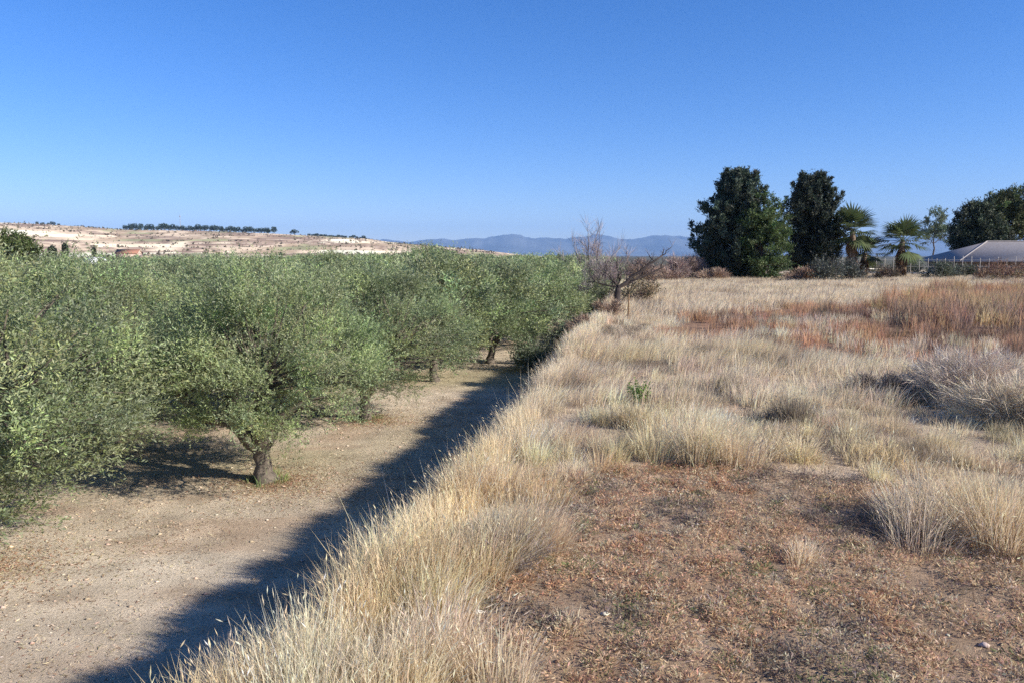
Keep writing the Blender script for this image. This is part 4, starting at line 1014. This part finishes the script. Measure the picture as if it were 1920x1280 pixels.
# scrub dotted over the hillside
g = Geo(); n = 9000
x = -1500 + 1700 * R.random(n); y = 520 + 960 * R.random(n)
k = (960 + x / y * F > -120) & (960 + x / y * F < 930) & (noise(x, y, 60, 171, 2) > 0.42); x, y = x[k], y[k]; n = len(x)
z = hill_z(x, y)[0]; m = 7; i = np.repeat(np.arange(n), m); s_ = 0.5 + 1.4 * R.random(n) ** 2
P = np.stack([x, y, z], 1)[i] + R.normal(0, 0.5, (len(i), 3)) * s_[i][:, None]; P[:, 2] = np.maximum(P[:, 2], z[i])
leaves(g, P, R.normal(size=(len(i), 3)) + [0, 0, 1], s_[i] * 1.5, s_[i] * 1.0, jitter(np.array([0.10, 0.085, 0.055]), len(i), 0.25, 0.06))
tag(g.build('hill_scrub', M_NEEDLE), 'scrub dotted over the terraced hillside', kind='stuff')

# rounded dark carob behind the grove
big_tree('carob_tree', 'big rounded dark green tree looming above the olives at the photo edge', 'carob tree', -32.0, 46,
         [(0, 0, 4.4, 2.3, 1.6), (1.2, 0, 3.9, 1.8, 1.4), (-1.6, 0, 4.2, 2.2, 1.6), (0, 0, 2.8, 2.9, 1.5)], 1.2, 0.3, [0.075, 0.095, 0.030], 260, 14, 8, 0.15, 0.085, 0.5, M_LEAF, up=0.4, seedv=21)

# farmhouse, huts and mast
def house(x, y, w, dpt, h, rh, wall, roofc, name, label, cat, rz=0, z=None):
    z = hz(x, y) if z is None else z
    o = thing(name, label, cat, (x, y, z), rz)
    a = Geo(); box(a, -w / 2, w / 2, -dpt / 2, dpt / 2, -0.5, h, wall)
    a.add([(-w / 2, -dpt / 2, h), (-w / 2, dpt / 2, h), (-w / 2, 0, h + rh), (w / 2, -dpt / 2, h), (w / 2, dpt / 2, h), (w / 2, 0, h + rh)], None, [(1, 0, 2), (3, 4, 5)], wall); a.build('wall', M_WALL, o)
    e = 0.35; r_ = Geo(); k = rh / (dpt / 2)
    for sg in (-1, 1):
        V = [(-w / 2 - e, sg * (dpt / 2 + e), h - e * k + 0.02), (w / 2 + e, sg * (dpt / 2 + e), h - e * k + 0.02), (w / 2 + e, 0, h + rh + 0.02), (-w / 2 - e, 0, h + rh + 0.02)]
        V += [(p[0], p[1], p[2] + 0.16) for p in V]
        r_.add(V, [(0, 3, 2, 1), (4, 5, 6, 7), (0, 1, 5, 4), (1, 2, 6, 5), (2, 3, 7, 6), (3, 0, 4, 7)], None, roofc)
    r_.build('roof', M_ROOF, o)
    nw = max(1, int(w / 3))
    for i_ in range(nw):
        wx = -w / 2 + (i_ + 0.5) * w / nw; q = Geo(); box(q, wx - 0.4, wx + 0.4, -dpt / 2 - 0.03, -dpt / 2 - 0.003, h * 0.5, h * 0.5 + min(1.1, h * 0.32), (0.05, 0.05, 0.055)); q.build('window', M_WALL, o)
    return o
x, y = at_px(246, 440); house(x, y, 12, 8, 5.6, 2.3, (0.55, 0.40, 0.32), (0.33, 0.165, 0.11), 'farmhouse', 'farmhouse with reddish walls and tiled roof beyond the olive tops', 'farmhouse', 0.15, z=0)
x, y = at_px(272, 400); house(x, y, 7, 5, 3.0, 1.2, (0.75, 0.72, 0.66), (0.55, 0.40, 0.30), 'outbuilding', 'little pale outbuilding just below the farmhouse', 'outbuilding', -0.1, z=0)
x, y = at_px(182, 60); house(x, y, 1.6, 1.5, 3.5, 0.4, (0.82, 0.82, 0.82), (0.82, 0.82, 0.83), 'white_hut', 'bright white pump hut peeping over the olive tops', 'hut', -0.6)
for px, d, w, lb in [(905, 760, 34, 'long low cream farm building on the plain, first of the two'), (975, 860, 40, 'long low white farm building nearest the end of the olive tops')]:
    x, y = at_px(px, d); house(x, y, w, 12, 3.0, 1.0, (0.72, 0.66, 0.56), (0.62, 0.56, 0.48), 'farm_building', lb, 'farm building', 0.05, z=-0.4)
x, y = at_px(345, 1490); o = thing('radio_mast', 'thin radio mast rising above the skyline pines', 'mast', (x, y, hz(x, y)))
q = Geo(); tube(q, [(0, 0, -1), (0, 0, 18), (0, 0, 34)], [0.6, 0.45, 0.25], 6, (0.3, 0.3, 0.32)); q.build('pole', M_WOOD, o)
q = Geo(); box(q, -0.9, 0.9, -0.5, 0.5, 29, 31, (0.35, 0.35, 0.36)); q.build('antenna', M_WOOD, o)

# ------------------------------------------------------------------ haze
hb = Geo(); box(hb, -15500, 31500, -3200, 22500, -8, 900)
hm, nt, out = nodes('haze_air')
pv = N(nt, 'ShaderNodeVolumePrincipled'); pv.inputs['Color'].default_value = (0.33, 0.58, 1.0, 1); pv.inputs['Density'].default_value = 5.2e-5
pv.inputs['Anisotropy'].default_value = 0.0
nt.links.new(pv.outputs[0], out.inputs['Volume'])
hz_o = hb.build('haze', hm); tag(hz_o, 'thin blue haze in the distance', kind='stuff')
